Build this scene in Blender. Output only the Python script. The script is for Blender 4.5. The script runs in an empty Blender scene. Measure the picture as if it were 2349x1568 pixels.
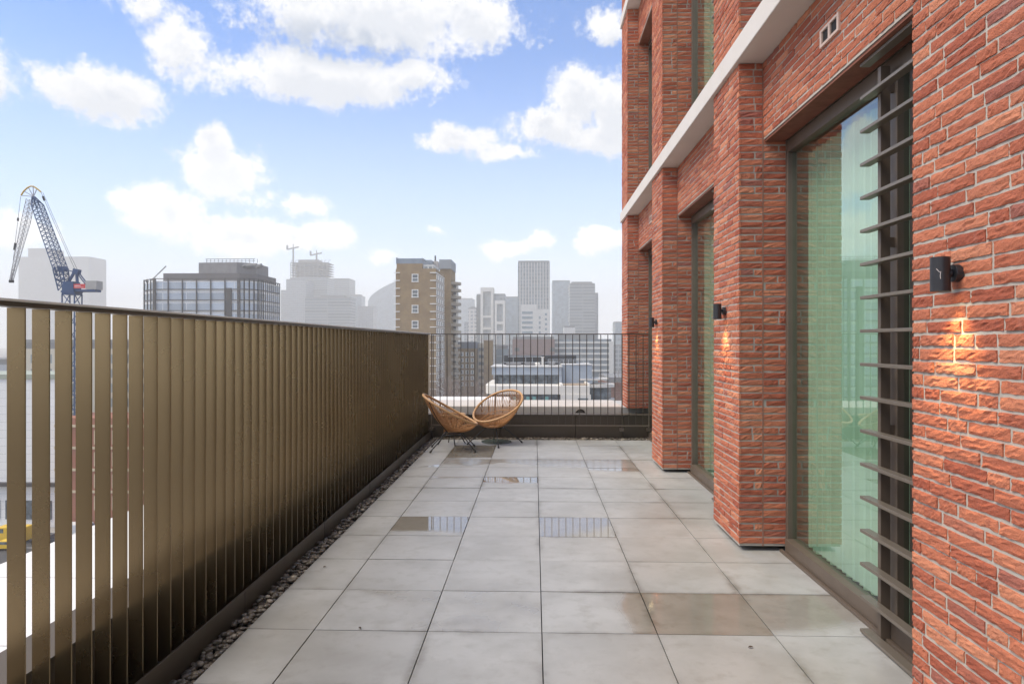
import bpy, math, random
import numpy as np
from mathutils import Vector, Matrix

C = bpy.context.scene.collection
S = bpy.context.scene
R = math.radians

# ------------------------------------------------------------------ camera
cd = bpy.data.cameras.new('camera'); cam = bpy.data.objects.new('camera', cd); C.objects.link(cam)
cam.location = (0, 0, 1.52); cam.rotation_euler = (R(90), 0, math.atan(51.5 / 1600))
cd.sensor_width = 36; cd.lens = 36 * 1600 / 2349; cd.clip_start = 0.05; cd.clip_end = 9000
S.camera = cam

# ------------------------------------------------------------------ exposure / render
S.view_settings.view_transform = 'Standard'; S.view_settings.look = 'None'
S.view_settings.exposure = 0.8; S.view_settings.gamma = 1; S.view_settings.use_curve_mapping = False
S.render.engine = 'CYCLES'
S.cycles.use_denoising = True; S.cycles.max_bounces = 7; S.cycles.diffuse_bounces = 3
S.cycles.transparent_max_bounces = 16; S.cycles.volume_bounces = 2; S.cycles.caustics_reflective = False

# ------------------------------------------------------------------ node helpers
class NT:
    def __init__(s, tree): s.t = tree
    def n(s, kind, **kw):
        nd = s.t.nodes.new(kind)
        for k, v in kw.items():
            if k.startswith('i_'): pass
            else: setattr(nd, k, v)
        return nd
    def link(s, a, b): s.t.links.new(a, b)
    def put(s, sock, v):
        if isinstance(v, bpy.types.NodeSocket): s.t.links.new(v, sock)
        elif v is not None:
            if sock.type == 'RGBA' and len(v) == 3: v = (*v, 1)
            sock.default_value = v
    def math(s, op, a, b=None, c=None, clamp=False):
        nd = s.n('ShaderNodeMath', operation=op, use_clamp=clamp)
        for i, x in enumerate((a, b, c)):
            if x is not None: s.put(nd.inputs[i], x)
        return nd.outputs[0]
    def vmath(s, op, a, b=None):
        nd = s.n('ShaderNodeVectorMath', operation=op)
        s.put(nd.inputs[0], a)
        if b is not None: s.put(nd.inputs[1], b)
        return nd.outputs['Value'] if op in ('LENGTH', 'DOT_PRODUCT') else nd.outputs[0]
    def ramp(s, x, a, b, lo=0.0, hi=1.0, smooth=True):
        nd = s.n('ShaderNodeMapRange', interpolation_type='SMOOTHSTEP' if smooth else 'LINEAR')
        s.put(nd.inputs[0], x); s.put(nd.inputs[1], a); s.put(nd.inputs[2], b); s.put(nd.inputs[3], lo); s.put(nd.inputs[4], hi)
        return nd.outputs[0]
    def mix(s, f, a, b, blend='MIX'):
        nd = s.n('ShaderNodeMix', data_type='RGBA', blend_type=blend)
        s.put(nd.inputs[0], f); s.put(nd.inputs[6], a); s.put(nd.inputs[7], b)
        return nd.outputs[2]
    def noise(s, vec, scale, detail=4, rough=0.55, dist=0.0):
        nd = s.n('ShaderNodeTexNoise')
        if vec is not None: s.put(nd.inputs['Vector'], vec)
        nd.inputs['Scale'].default_value = scale; nd.inputs['Detail'].default_value = detail
        nd.inputs['Roughness'].default_value = rough; nd.inputs['Distortion'].default_value = dist
        return nd.outputs[0]
    def comb(s, x, y, z):
        nd = s.n('ShaderNodeCombineXYZ')
        for i, q in enumerate((x, y, z)): s.put(nd.inputs[i], q)
        return nd.outputs[0]
    def sep(s, v):
        nd = s.n('ShaderNodeSeparateXYZ'); s.put(nd.inputs[0], v); return nd.outputs

# ------------------------------------------------------------------ world: Nishita sky with procedural clouds
SUN_EL, SUN_AZ = R(54), R(-108)          # azimuth from +Y towards +X
w = bpy.data.worlds.new('World'); S.world = w; w.use_nodes = True
w.cycles.sampling_method = 'MANUAL'; w.cycles.sample_map_resolution = 256
t = w.node_tree; t.nodes.clear(); N = NT(t)
sky = N.n('ShaderNodeTexSky', sky_type='NISHITA', sun_disc=False)
sky.sun_elevation = SUN_EL; sky.sun_rotation = SUN_AZ; sky.altitude = 50; sky.air_density = 1.0; sky.dust_density = 0.4; sky.ozone_density = 2.5
gen = N.n('ShaderNodeTexCoord').outputs['Generated']
dirv = N.vmath('NORMALIZE', gen)
dx, dy, dz = N.sep(dirv)
az = N.math('ARCTAN2', dx, dy); el = N.math('ARCSINE', dz)
# cloud banks: (azimuth, elevation, half-width, half-height) in degrees, weight
BANKS = [(-32.4, 17.0, 4.6, 2.0, 1.0), (-38.6, 17.0, 2.0, 2.2, .75), (-30.0, 23.2, 2.0, 1.3, .75), (-27.6, 20.8, 2.8, 2.9, .70),
         (-13.0, 24.6, 11.5, 3.0, .95), (-5.0, 24.6, 5.0, 2.4, .8), (-17.0, 20.0, 8.5, 2.1, 1.0), (-11.0, 20.6, 5.0, 1.6, .8), 
         (3.6, 19.2, 2.5, 2.8, 1.0), (6.2, 18.0, 2.6, 3.0, 1.0), (1.0, 17.0, 3.8, 1.5, .95), (5.5, 16.0, 4.5, 1.2, .95), (-6.2, 16.0, 3.6, 1.2, .9), (-3.0, 15.2, 3.6, .8, .75),
         (-24.6, 12.8, 3.6, 2.3, 1.05), (-25.0, 14.9, 1.7, 1.3, 1.0), (-28.3, 9.4, 3.0, 2.2, 1.0), (-23.0, 8.0, 4.2, 1.7, 1.0), (-16.6, 8.6, 2.2, 1.5, 1.0), (-19.3, 8.0, 2.5, 1.2, .9), (-18.3, 10.6, 2.4, .9, .75), (-22.5, 11, 2.5, 1.2, .45),
         (-2.0, 7.6, 2.2, .9, .85), (.2, 8.4, 1.7, .8, .85), (5.6, 8.3, 2.4, 1.1, .95), (5.9, 24.0, 2.3, 1.3, .8), (-37.5, 7.5, 3.0, 1.4, .8), (-12.5, 7.0, 2.0, .7, .55), (-8.0, 9.0, 1.2, .5, .4)]
g = bpy.data.node_groups.new('cloud_density', 'ShaderNodeTree')
g.interface.new_socket('P', in_out='INPUT', socket_type='NodeSocketVector')
g.interface.new_socket('D', in_out='OUTPUT', socket_type='NodeSocketFloat')
G = NT(g); gi = G.n('NodeGroupInput'); go = G.n('NodeGroupOutput'); P = gi.outputs[0]
n1 = G.noise(P, 0.34, 5, 0.62); n2 = G.noise(P, 1.9, 4, 0.65)
wv = G.n('ShaderNodeTexNoise'); G.link(P, wv.inputs['Vector']); wv.inputs['Scale'].default_value = 0.35; wv.inputs['Detail'].default_value = 1
wp = G.vmath('ADD', P, G.vmath('MULTIPLY', G.vmath('SUBTRACT', wv.outputs['Color'], (.5, .5, .5)), (2.2, 1.5, 0)))
acc = None
for (a, e, rx, ry, wt) in BANKS:
    q = G.vmath('MULTIPLY', G.vmath('SUBTRACT', wp, (a, e, 0)), (1 / rx, 1 / ry, 0))
    d = G.math('MULTIPLY', G.math('SUBTRACT', 1.25, G.vmath('LENGTH', q)), wt)
    acc = d if acc is None else G.math('SMOOTH_MAX', acc, d, 0.15)
acc = G.math('ADD', acc, G.math('MULTIPLY', G.math('SUBTRACT', n1, .5), 1.5))
acc = G.math('ADD', acc, G.math('MULTIPLY', G.math('SUBTRACT', n2, .5), .75))
px, py, pz = G.sep(P)
# rest of the sky (sides, overhead, behind): broken cloud from noise alone
away = G.math('MAXIMUM', G.ramp(G.math('ABSOLUTE', G.math('ADD', px, 15)), 30, 45), G.ramp(py, 29, 36))
free = G.noise(P, 0.055, 4, 0.62, 0.0)
fd = G.math('MULTIPLY', G.math('SUBTRACT', free, .44), 5.0)
tot = G.math('ADD', G.math('MULTIPLY', acc, G.math('SUBTRACT', 1.0, away)), G.math('MULTIPLY', fd, away))
G.link(tot, go.inputs[0])
deg = 180 / math.pi
pol = N.comb(N.math('MULTIPLY', az, deg), N.math('MULTIPLY', el, deg), 0.0)
def dens(off):
    nd = N.n('ShaderNodeGroup'); nd.node_tree = g
    N.put(nd.inputs[0], N.vmath('ADD', pol, off) if off else pol); return nd.outputs[0]
d0 = dens(None); d1 = dens((-.3, 1.0, 0))
cover = N.ramp(d0, 0.10, 0.62)
thick = N.ramp(N.math('SUBTRACT', d1, 0.45), -0.1, 0.5)
shade = N.math('MULTIPLY', thick, N.ramp(el, R(6), R(20), .45, .85))
bq = N.vmath('LENGTH', N.vmath('MULTIPLY', N.vmath('SUBTRACT', pol, (-15.5, 22.6, 0)), (1 / 9.0, 1 / 2.3, 0)))
belly = N.math('MULTIPLY', N.ramp(bq, .25, 1.15, 1.0, 0.0), N.ramp(N.noise(pol, .5, 3), .2, .6))
shade = N.math('MAXIMUM', N.math('MULTIPLY', shade, .55), belly)
tex = N.ramp(N.noise(pol, .45, 3), .35, .7, 0, .55)
shade = N.math('MAXIMUM', shade, N.math('MULTIPLY', tex, N.ramp(d0, .5, 1.1)))
cloud = N.mix(shade, (6.4, 6.4, 6.45), (3.1, 3.55, 4.3))
lift = N.ramp(el, R(4), R(16), 1.55, 1.0, False)
cloud = N.mix(1.0, cloud, N.comb(lift, lift, lift), 'MULTIPLY')
blue = N.mix(1.0, sky.outputs[0], (0.54, 0.93, 1.38), 'MULTIPLY')
veil = N.ramp(el, R(-1), R(24), 1.0, 0.0, False)
pale = N.mix(N.math('POWER', veil, 1.5), blue, (7.0, 7.9, 9.0))
veil2 = N.ramp(el, R(-1), R(9), .9, 0.0)
pale = N.mix(veil2, pale, (9.6, 9.9, 10.3))
mixed = N.mix(cover, pale, cloud)
low = N.ramp(el, R(-2), R(-.2))
mixed = N.mix(low, (3.0, 3.1, 3.2), mixed)
bg = N.n('ShaderNodeBackground'); N.link(mixed, bg.inputs[0]); bg.inputs[1].default_value = 0.1
out = N.n('ShaderNodeOutputWorld'); N.link(bg.outputs[0], out.inputs[0])

sl = bpy.data.lights.new('sun', 'SUN'); sl.energy = 2.6; sl.angle = R(35); sl.color = (1.0, .90, .74)
so = bpy.data.objects.new('sun', sl); C.objects.link(so)
sd = Vector((math.sin(SUN_AZ) * math.cos(SUN_EL), math.cos(SUN_AZ) * math.cos(SUN_EL), math.sin(SUN_EL)))
so.rotation_euler = sd.to_track_quat('Z', 'Y').to_euler(); so.location = sd * 60

# ------------------------------------------------------------------ materials
MATS = {}
def mat(name, col, rough=.6, metal=0.0, var=0.0, vscale=3.0, bump=0.0, bscale=60, spec=.5, col2=None, emit=None, obj=True):
    if name in MATS: return MATS[name]
    m = bpy.data.materials.new(name); m.use_nodes = True; N = NT(m.node_tree)
    b = m.node_tree.nodes['Principled BSDF']; m['N'] = 1
    b.inputs['Base Color'].default_value = (*col, 1); b.inputs['Roughness'].default_value = rough
    b.inputs['Metallic'].default_value = metal; b.inputs['Specular IOR Level'].default_value = spec
    co = N.n('ShaderNodeTexCoord').outputs['Object']
    if var:
        n = N.noise(co, vscale, 6, .6)
        c2 = col2 or tuple(c * .6 for c in col)
        f = N.ramp(n, .5 - .25, .5 + .25)
        N.link(N.mix(N.math('MULTIPLY', f, var), col, c2), b.inputs['Base Color'])
        N.link(N.math('ADD', N.math('MULTIPLY', n, .2), rough - .1), b.inputs['Roughness'])
    if bump:
        bn = N.n('ShaderNodeBump'); bn.inputs['Strength'].default_value = bump; bn.inputs['Distance'].default_value = .004
        N.link(N.noise(co, bscale, 5, .6), bn.inputs['Height']); N.link(bn.outputs[0], b.inputs['Normal'])
    if emit:
        b.inputs['Emission Color'].default_value = (*emit[0], 1); b.inputs['Emission Strength'].default_value = emit[1]
    MATS[name] = m; return m

def facade(name, wall, glass, bay, floor, frame_w=.25, grough=.25, var=.35, frame_h=None, off=0.0):
    """far facade: grid of glazing and wall, floor by floor, drawn on the block's own metres"""
    if name in MATS: return MATS[name]
    m = bpy.data.materials.new(name); m.use_nodes = True; N = NT(m.node_tree); b = m.node_tree.nodes['Principled BSDF']
    co = N.n('ShaderNodeTexCoord').outputs['Object']; x, y, z = N.sep(co)
    h = N.math('ADD', x, y)
    fx = N.math('FRACT', N.math('DIVIDE', N.math('ADD', h, off), bay)); fz = N.math('FRACT', N.math('DIVIDE', z, floor))
    gx = N.math('GREATER_THAN', fx, frame_w); gz = N.math('GREATER_THAN', fz, frame_w if frame_h is None else frame_h)
    cell = N.comb(N.math('FLOOR', N.math('DIVIDE', h, bay)), N.math('FLOOR', N.math('DIVIDE', z, floor)), 0.0)
    wn = N.n('ShaderNodeTexWhiteNoise', noise_dimensions='2D'); N.link(cell, wn.inputs[0])
    gc = N.mix(N.math('MULTIPLY', wn.outputs[0], var), glass, tuple(min(1, c * 2.2 + .08) for c in glass))
    nx = N.n('ShaderNodeNewGeometry').outputs['Normal']; up = N.math('ABSOLUTE', N.sep(nx)[2])
    f = N.math('MULTIPLY', N.math('MULTIPLY', gx, gz), N.math('LESS_THAN', up, .5))
    wv = N.mix(N.math('MULTIPLY', N.noise(co, .15, 5), .5), wall, tuple(c * .75 for c in wall))
    N.link(N.mix(f, wv, gc), b.inputs['Base Color'])
    N.link(N.ramp(f, 0, 1, .8, grough), b.inputs['Roughness'])
    MATS[name] = m; return m

# brick: one tone per brick from the mesh, mottling and grain by noise
def brick_material():
    m = bpy.data.materials.new('red_brick'); m.use_nodes = True; N = NT(m.node_tree); b = m.node_tree.nodes['Principled BSDF']
    at = N.n('ShaderNodeAttribute', attribute_name='tone'); r, g_, b_ = N.sep(at.outputs['Color'])
    co = N.n('ShaderNodeTexCoord').outputs['Object']
    c = N.mix(r, (.54, .185, .102), (.37, .10, .058))
    c = N.mix(N.ramp(g_, .90, 1.0), c, (.34, .125, .095))
    c = N.mix(N.ramp(b_, .72, 1.0, 0, .7), c, (.66, .28, .16))
    n1 = N.noise(co, 48, 5, .7, .6); n2 = N.noise(co, 150, 4, .7)
    c = N.mix(N.ramp(n1, .54, .70, 0, .75), c, (.32, .10, .07))
    c = N.mix(N.ramp(n2, .55, .75, 0, .35), c, (.58, .28, .19))
    c = N.mix(N.ramp(N.noise(co, 3.1, 5, .7), .62, .80, 0, .22), c, (.60, .42, .34))
    N.link(c, b.inputs['Base Color']); b.inputs['Roughness'].default_value = .88; b.inputs['Specular IOR Level'].default_value = .25
    bn = N.n('ShaderNodeBump'); bn.inputs['Strength'].default_value = .9; bn.inputs['Distance'].default_value = .005
    N.link(N.math('SUBTRACT', N.math('MULTIPLY', n2, .8), N.math('MULTIPLY', n1, 1.6)), bn.inputs['Height']); N.link(bn.outputs[0], b.inputs['Normal'])
    MATS['red_brick'] = m; return m
BRICK = brick_material()
MORTAR = mat('mortar', (.49, .44, .38), .95, var=.6, vscale=9, bump=.5, bscale=200, col2=(.39, .35, .30))
STONE = mat('pale_cast_stone', (.66, .61, .56), .75, var=.3, vscale=2.5, bump=.15, bscale=150, col2=(.55, .5, .45))
BRONZE = mat('bronze_metal', (.258, .188, .104), .27, .92, var=.15, vscale=1.3)
BRONZE_D = mat('dark_bronze_metal', (.085, .066, .05), .42, .4, var=.3, vscale=4, bump=.03)
PARAPET = mat('parapet_sheet_metal', (.085, .064, .046), .38, .45, var=.35, vscale=3)
RAILCAP = mat('handrail_metal', (.74, .71, .70), .45, .2, var=.25, vscale=8, col2=(.6, .57, .55))
FRAME = mat('window_frame_metal', (.17, .13, .10), .45, .35, var=.25, vscale=6)
BLACK = mat('black_metal', (.018, .018, .02), .4, .2)
RATTAN = mat('natural_rattan', (.48, .235, .085), .5, var=.7, vscale=30, col2=(.30, .125, .04), bump=.3, bscale=300)
RATTAN_RIM = mat('rattan_rim', (.60, .35, .16), .42, var=.5, vscale=24, col2=(.45, .23, .09), bump=.3, bscale=260)

# ------------------------------------------------------------------ mesh builder and object helpers
class MB:
    def __init__(s): s.v = []; s.f = []; s.m = []
    def quad(s, a, b, c, d, mi=0):
        i = len(s.v); s.v += [a, b, c, d]; s.f.append((i, i + 1, i + 2, i + 3)); s.m.append(mi); return s
    def box(s, x0, x1, y0, y1, z0, z1, mi=0):
        i = len(s.v)
        s.v += [(x0, y0, z0), (x1, y0, z0), (x1, y1, z0), (x0, y1, z0), (x0, y0, z1), (x1, y0, z1), (x1, y1, z1), (x0, y1, z1)]
        for q in ((3, 2, 1, 0), (4, 5, 6, 7), (0, 1, 5, 4), (1, 2, 6, 5), (2, 3, 7, 6), (3, 0, 4, 7)):
            s.f.append(tuple(i + k for k in q)); s.m.append(mi)
        return s
    def prism(s, poly, z0, z1, mi=0):
        i = len(s.v); n = len(poly)
        s.v += [(x, y, z0) for x, y in poly] + [(x, y, z1) for x, y in poly]
        s.f.append(tuple(i + n - 1 - k for k in range(n))); s.m.append(mi)
        s.f.append(tuple(i + n + k for k in range(n))); s.m.append(mi)
        for k in range(n):
            j = (k + 1) % n; s.f.append((i + k, i + j, i + n + j, i + n + k)); s.m.append(mi)
        return s
    def beam(s, p, q, wd, hd=None, mi=0):
        hd = hd or wd; p = Vector(p); q = Vector(q); d = (q - p).normalized()
        a = d.cross(Vector((0, 0, 1)) if abs(d.z) < .95 else Vector((0, 1, 0))).normalized(); b = a.cross(d)
        i = len(s.v)
        for c in (p, q):
            for sx, sy in ((-1, -1), (1, -1), (1, 1), (-1, 1)): s.v.append(tuple(c + a * sx * wd / 2 + b * sy * hd / 2))
        for f in ((0, 1, 2, 3), (7, 6, 5, 4), (0, 4, 5, 1), (1, 5, 6, 2), (2, 6, 7, 3), (3, 7, 4, 0)):
            s.f.append(tuple(i + k for k in f)); s.m.append(mi)
        return s
    def tube(s, pts, r, n=8, closed=False, mi=0, r1=None):
        pts = [Vector(p) for p in pts]; L = len(pts); base = len(s.v); ref = None
        for k, p in enumerate(pts):
            if closed: d = pts[(k + 1) % L] - pts[k - 1]
            else: d = pts[min(k + 1, L - 1)] - pts[max(k - 1, 0)]
            d.normalize()
            if ref is None: ref = d.orthogonal().normalized()
            a = (ref - d * ref.dot(d)).normalized(); ref = a; b = d.cross(a)
            rr = r if r1 is None else r + (r1 - r) * k / (L - 1)
            for j in range(n):
                th = 2 * math.pi * j / n; s.v.append(tuple(p + (a * math.cos(th) + b * math.sin(th)) * rr))
        for k in range(L if closed else L - 1):
            k2 = (k + 1) % L
            for j in range(n):
                j2 = (j + 1) % n
                s.f.append((base + k * n + j, base + k * n + j2, base + k2 * n + j2, base + k2 * n + j)); s.m.append(mi)
        if not closed:
            s.f.append(tuple(base + n - 1 - j for j in range(n))); s.m.append(mi)
            s.f.append(tuple(base + (L - 1) * n + j for j in range(n))); s.m.append(mi)
        return s
    def lathe(s, prof, c=(0, 0, 0), n=24, mi=0):
        base = len(s.v); L = len(prof)
        for r, z in prof:
            for j in range(n):
                th = 2 * math.pi * j / n; s.v.append((c[0] + r * math.cos(th), c[1] + r * math.sin(th), c[2] + z))
        for k in range(L - 1):
            for j in range(n):
                j2 = (j + 1) % n
                s.f.append((base + k * n + j, base + k * n + j2, base + (k + 1) * n + j2, base + (k + 1) * n + j)); s.m.append(mi)
        return s
    def build(s, name, m, parent=None, smooth=False, bevel=0.0):
        me = bpy.data.meshes.new(name); me.from_pydata(s.v, [], s.f)
        ms = m if isinstance(m, (list, tuple)) else [m]
        for q in ms: me.materials.append(q)
        if len(ms) > 1: me.polygons.foreach_set('material_index', s.m)
        if smooth: me.polygons.foreach_set('use_smooth', [True] * len(me.polygons))
        me.update()
        o = bpy.data.objects.new(name, me); link(o, parent)
        if bevel:
            b = o.modifiers.new('bevel', 'BEVEL'); b.width = bevel; b.segments = 2; b.limit_method = 'ANGLE'
        return o

def world_off(p):
    v = Vector((0, 0, 0))
    while p is not None: v += p.location; p = p.parent
    return v
def link(o, parent=None):
    C.objects.link(o)
    if parent is not None:
        o.parent = parent
        if not parent.get('_local'): o.location = -world_off(parent)
def tag(o, label=None, cat=None, group=None, kind=None):
    if label: o['label'] = label
    if cat: o['category'] = cat
    if group: o['group'] = group
    if kind: o['kind'] = kind
    return o
def thing(name, label, cat, loc=(0, 0, 0), group=None, local=False):
    o = bpy.data.objects.new(name, None); C.objects.link(o); o.location = loc; o.empty_display_size = .1
    if local: o['_local'] = 1
    return tag(o, label, cat, group)
def copy_tree(o, parent=None):
    c = o.copy(); C.objects.link(c); c.parent = parent
    for ch in list(o.children): copy_tree(ch, c)
    return c

# ------------------------------------------------------------------ brickwork
def brickwork(name, faces, parent, core, seed=1):
    """faces: (origin, udir, normal, length, z0, z1, nu, nv); every brick is its own small irregular relief over a recessed mortar core"""
    rng = np.random.default_rng(seed); VV = []; FF = []; TT = []; vo = 0
    for (O, U, Nn, L, z0, z1, nu, nv) in faces:
        O = np.array(O, float); U = np.array(U, float); Nn = np.array(Nn, float)
        rect = []
        k0 = int(math.floor(z0 / .05 + 1e-6)); k1 = int(math.ceil(z1 / .05 - 1e-6))
        for k in range(k0, k1):
            a, b = max(z0, k * .05 + .0056), min(z1, (k + 1) * .05 - .0056)
            if b - a < .012: continue
            u = -rng.choice([0, .055, .11, .16]) if L > .5 else -rng.choice([0, 0, .1])
            while u < L - .004:
                bl = rng.choice([.21, .21, .21, .1, .235]) + rng.normal(0, .004); e = u + bl
                if L - e < .05: e = L
                aa, ee = max(u, 0), min(e, L)
                if ee - aa > .03: rect.append((aa, ee, a, b))
                u = e + .0115
        rect = np.array(rect); n = len(rect)
        su = np.r_[0, np.linspace(.0, 1, nu - 1), 1]; sv = np.r_[0, np.linspace(0, 1, nv - 1), 1]
        A, B = np.meshgrid(su, sv, indexing='ij'); sh = A.shape
        ring = np.zeros(sh, bool); ring[0] = ring[-1] = True; ring[:, 0] = ring[:, -1] = True
        edge = np.zeros(sh, bool); edge[1] = edge[-2] = True; edge[:, 1] = edge[:, -2] = True; edge &= ~ring
        uu = rect[:, 0, None, None] + (rect[:, 1] - rect[:, 0])[:, None, None] * A
        zz = rect[:, 2, None, None] + (rect[:, 3] - rect[:, 2])[:, None, None] * B
        jit = rng.normal(0, .0010, (n, *sh, 2)); jit[:, ring] = 0
        cor = (uu < .002) | (uu > L - .002)
        uu = uu + np.where(cor, 0, jit[..., 0]); zz = zz + jit[..., 1]
        wob = rng.normal(0, .0008, (n, 4))
        zz = zz + wob[:, 0, None, None] + wob[:, 1, None, None] * (A - .5) * 2
        d = rng.normal(0, .0014, (n, 1, 1)) + rng.normal(0, .0013, (n, *sh)) + wob[:, 2, None, None] * (A - .5) * 2
        for _ in range(3):                       # creases of the hand-moulded faces
            amp = np.where(rng.random(n) < .45, rng.uniform(.001, .004, n), 0)
            ca, cb, sl_ = rng.uniform(.1, .9, n), rng.uniform(.2, .8, n), rng.normal(0, .35, n)
            dist = (B - cb[:, None, None]) - sl_[:, None, None] * (A - ca[:, None, None]) * 3
            ext = np.exp(-((A - ca[:, None, None]) / .2) ** 2)
            d -= amp[:, None, None] * np.exp(-(dist / .16) ** 2) * ext
        d = np.maximum(np.where(edge, d - .0022, d), -.0046)
        d = np.where(ring, -.016, d)
        d = np.where(cor & ~ring & (np.broadcast_to(A, d.shape) > 0), np.minimum(d, 0), d)
        pts = O + uu[..., None] * U + d[..., None] * Nn; pts[..., 2] = O[2] + zz - 0
        m_, k_ = sh; idx = np.arange(n * m_ * k_).reshape(n, m_, k_) + vo
        q = np.stack([idx[:, :-1, :-1], idx[:, 1:, :-1], idx[:, 1:, 1:], idx[:, :-1, 1:]], -1).reshape(-1, 4)
        if np.dot(np.cross(U, [0, 0, 1]), Nn) < 0: q = q[:, ::-1]
        VV.append(pts.reshape(-1, 3)); FF.append(q); vo += n * m_ * k_
        tone = np.concatenate([rng.random((n, 3)), np.ones((n, 1))], 1)
        TT.append(np.repeat(tone, m_ * k_, 0))
    V = np.concatenate(VV); F = np.concatenate(FF); T = np.concatenate(TT).astype(np.float32)
    cv = np.array(core.v, float); cf = core.f; off = len(V)
    me = bpy.data.meshes.new(name)
    me.from_pydata(np.concatenate([V, cv]).tolist(), [], F.tolist() + [tuple(i + off for i in f) for f in cf])
    me.materials.append(BRICK); me.materials.append(MORTAR)
    me.polygons.foreach_set('material_index', [0] * len(F) + [1] * len(cf))
    at = me.color_attributes.new('tone', 'FLOAT_COLOR', 'POINT')
    at.data.foreach_set('color', np.concatenate([T.ravel(), np.tile([.5, .5, .5, 1], len(cv)).astype(np.float32)]))
    me.update()
    o = bpy.data.objects.new(name, me); link(o, parent); return o

# ================================================================== the apartment building on the right
XF, XL, XW = 1.488, 1.662, 1.835          # pier face, lintel face, glazing plane
PW, PITCH, P0 = .72, 3.05, 2.08           # pier width, spacing, first visible pier start
BAND0, BAND1, FLOOR = 3.545, 3.715, 3.3
building = thing('apartment_building', 'red brick apartment block with deep piers, stone bands and tall glazing beside the terrace', 'building', (3, 5, 0))

def pier(k, ztop):
    y0 = P0 + PITCH * k; y1 = y0 + PW
    near = k in (0, 1)
    nu, nv = ((11, 6) if k == 0 else (9, 5)) if near else (6, 4)
    zb = .035 if k < 3 else .46
    lim = min(ztop, 1.52 + max(y1, 1) * .52 + .9)
    segs = [(zb, BAND0)]
    z = BAND1
    while z < lim: segs.append((z, min(z + FLOOR - .17, lim))); z += FLOOR
    core = MB(); faces = []; jn = MB()
    for a, b in segs:
        a2 = a
        faces.append(((XF, y0, 0), (0, 1, 0), (-1, 0, 0), PW, a, b, nu, nv))
        # the side towards the camera: outer leaf, joint, inner leaf
        faces.append(((XF, y0, 0), (1, 0, 0), (0, -1, 0), XL - XF - .005, a, b, max(5, nu - 3), nv))
        faces.append(((XL + .005, y0, 0), (1, 0, 0), (0, -1, 0), XW - XL - .015, a, b, max(5, nu - 3), nv))
        jn.box(XL - .0045, XL + .0045, y0 + .0012, y0 + .02, a + .002, b - .001)
        core.box(XF + .0058, XW + .25, y0 + .0058, y1 - .002, a + .002, b)
    if lim < ztop: core.box(XF + .0055, XW + .25, y0 + .0055, y1 - .003, lim + .002, ztop)
    po = brickwork('pier', faces, building, core, 10 + k)
    jn.build('movement_joint', mat('joint_sealant', (.30, .15, .105), .8), po)

def lintel(k, z0, z1, detail):
    y0 = P0 + PITCH * k + PW; y1 = P0 + PITCH * (k + 1)
    core = MB().box(XL + .0058, XW + .25, y0 - .001, y1 + .001, z0 + .006, z1)
    nu, nv = (11, 6) if detail else (6, 4)
    brickwork('lintel', [((XL, y0, 0), (0, 1, 0), (-1, 0, 0), y1 - y0, z0, z1, nu, nv)], building, core, 50 + k + int(z0 * 10))
    # brick-slip soffit under the lintel
    MB().box(XL + .012, XW - .02, y0 + .002, y1 - .002, z0 - .012, z0 + .004).build('soffit', mat('brick_slip_soffit', (.24, .085, .05), .85, var=.6, vscale=14, bump=.5, bscale=50), building)

ZTOP = 10.4
for k in range(-2, 4): pier(k, ZTOP)
for k in range(-2, 3):
    lintel(k, 2.985, BAND0, k in (0, 1))
    lintel(k, 2.985 + FLOOR, BAND0 + FLOOR, False)
ya, yb = P0 - 2 * PITCH, P0 + 3 * PITCH + PW
for f in range(2):
    z = f * FLOOR
    y = ya
    for k in range(-2, 4):                    # cast stone in lengths, one joint per pier
        e = min(P0 + PITCH * k + PITCH + .36 - .002, yb + .01)
        s0 = ya if k == -2 else P0 + PITCH * k + .36 + .002
        MB().box(XF - .028, XW, s0, e, BAND0 + z + .003, BAND1 + z - .003).build('stone_band', STONE, building, bevel=.006)

GLASS = bpy.data.materials.new('green_tinted_glass'); GLASS.use_nodes = True
N = NT(GLASS.node_tree); GLASS.node_tree.nodes.clear()
ge = N.n('ShaderNodeNewGeometry')
cosv = N.math('ABSOLUTE', N.vmath('DOT_PRODUCT', ge.outputs['Normal'], ge.outputs['Incoming']))
fac = N.math('ADD', N.math('MULTIPLY', N.math('POWER', N.math('SUBTRACT', 1.0, cosv), 3.0), 1.35), .05, clamp=True)
tr = N.n('ShaderNodeBsdfTransparent'); tr.inputs[0].default_value = (.72, .92, .82, 1)
gl = N.n('ShaderNodeBsdfGlossy'); gl.inputs[0].default_value = (.90, .97, .95, 1); gl.inputs['Roughness'].default_value = .015
ms = N.n('ShaderNodeMixShader'); N.link(fac, ms.inputs[0]); N.link(tr.outputs[0], ms.inputs[1]); N.link(gl.outputs[0], ms.inputs[2])
N.link(ms.outputs[0], N.n('ShaderNodeOutputMaterial').inputs[0])
CURTAIN = mat('sheer_curtain', (.54, .58, .48), .9, var=.25, vscale=4)
ROOM = mat('room_plaster', (.6, .6, .56), .9, var=.1)
ROOMF = mat('room_floor', (.35, .33, .28), .5, var=.4, vscale=2)

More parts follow.
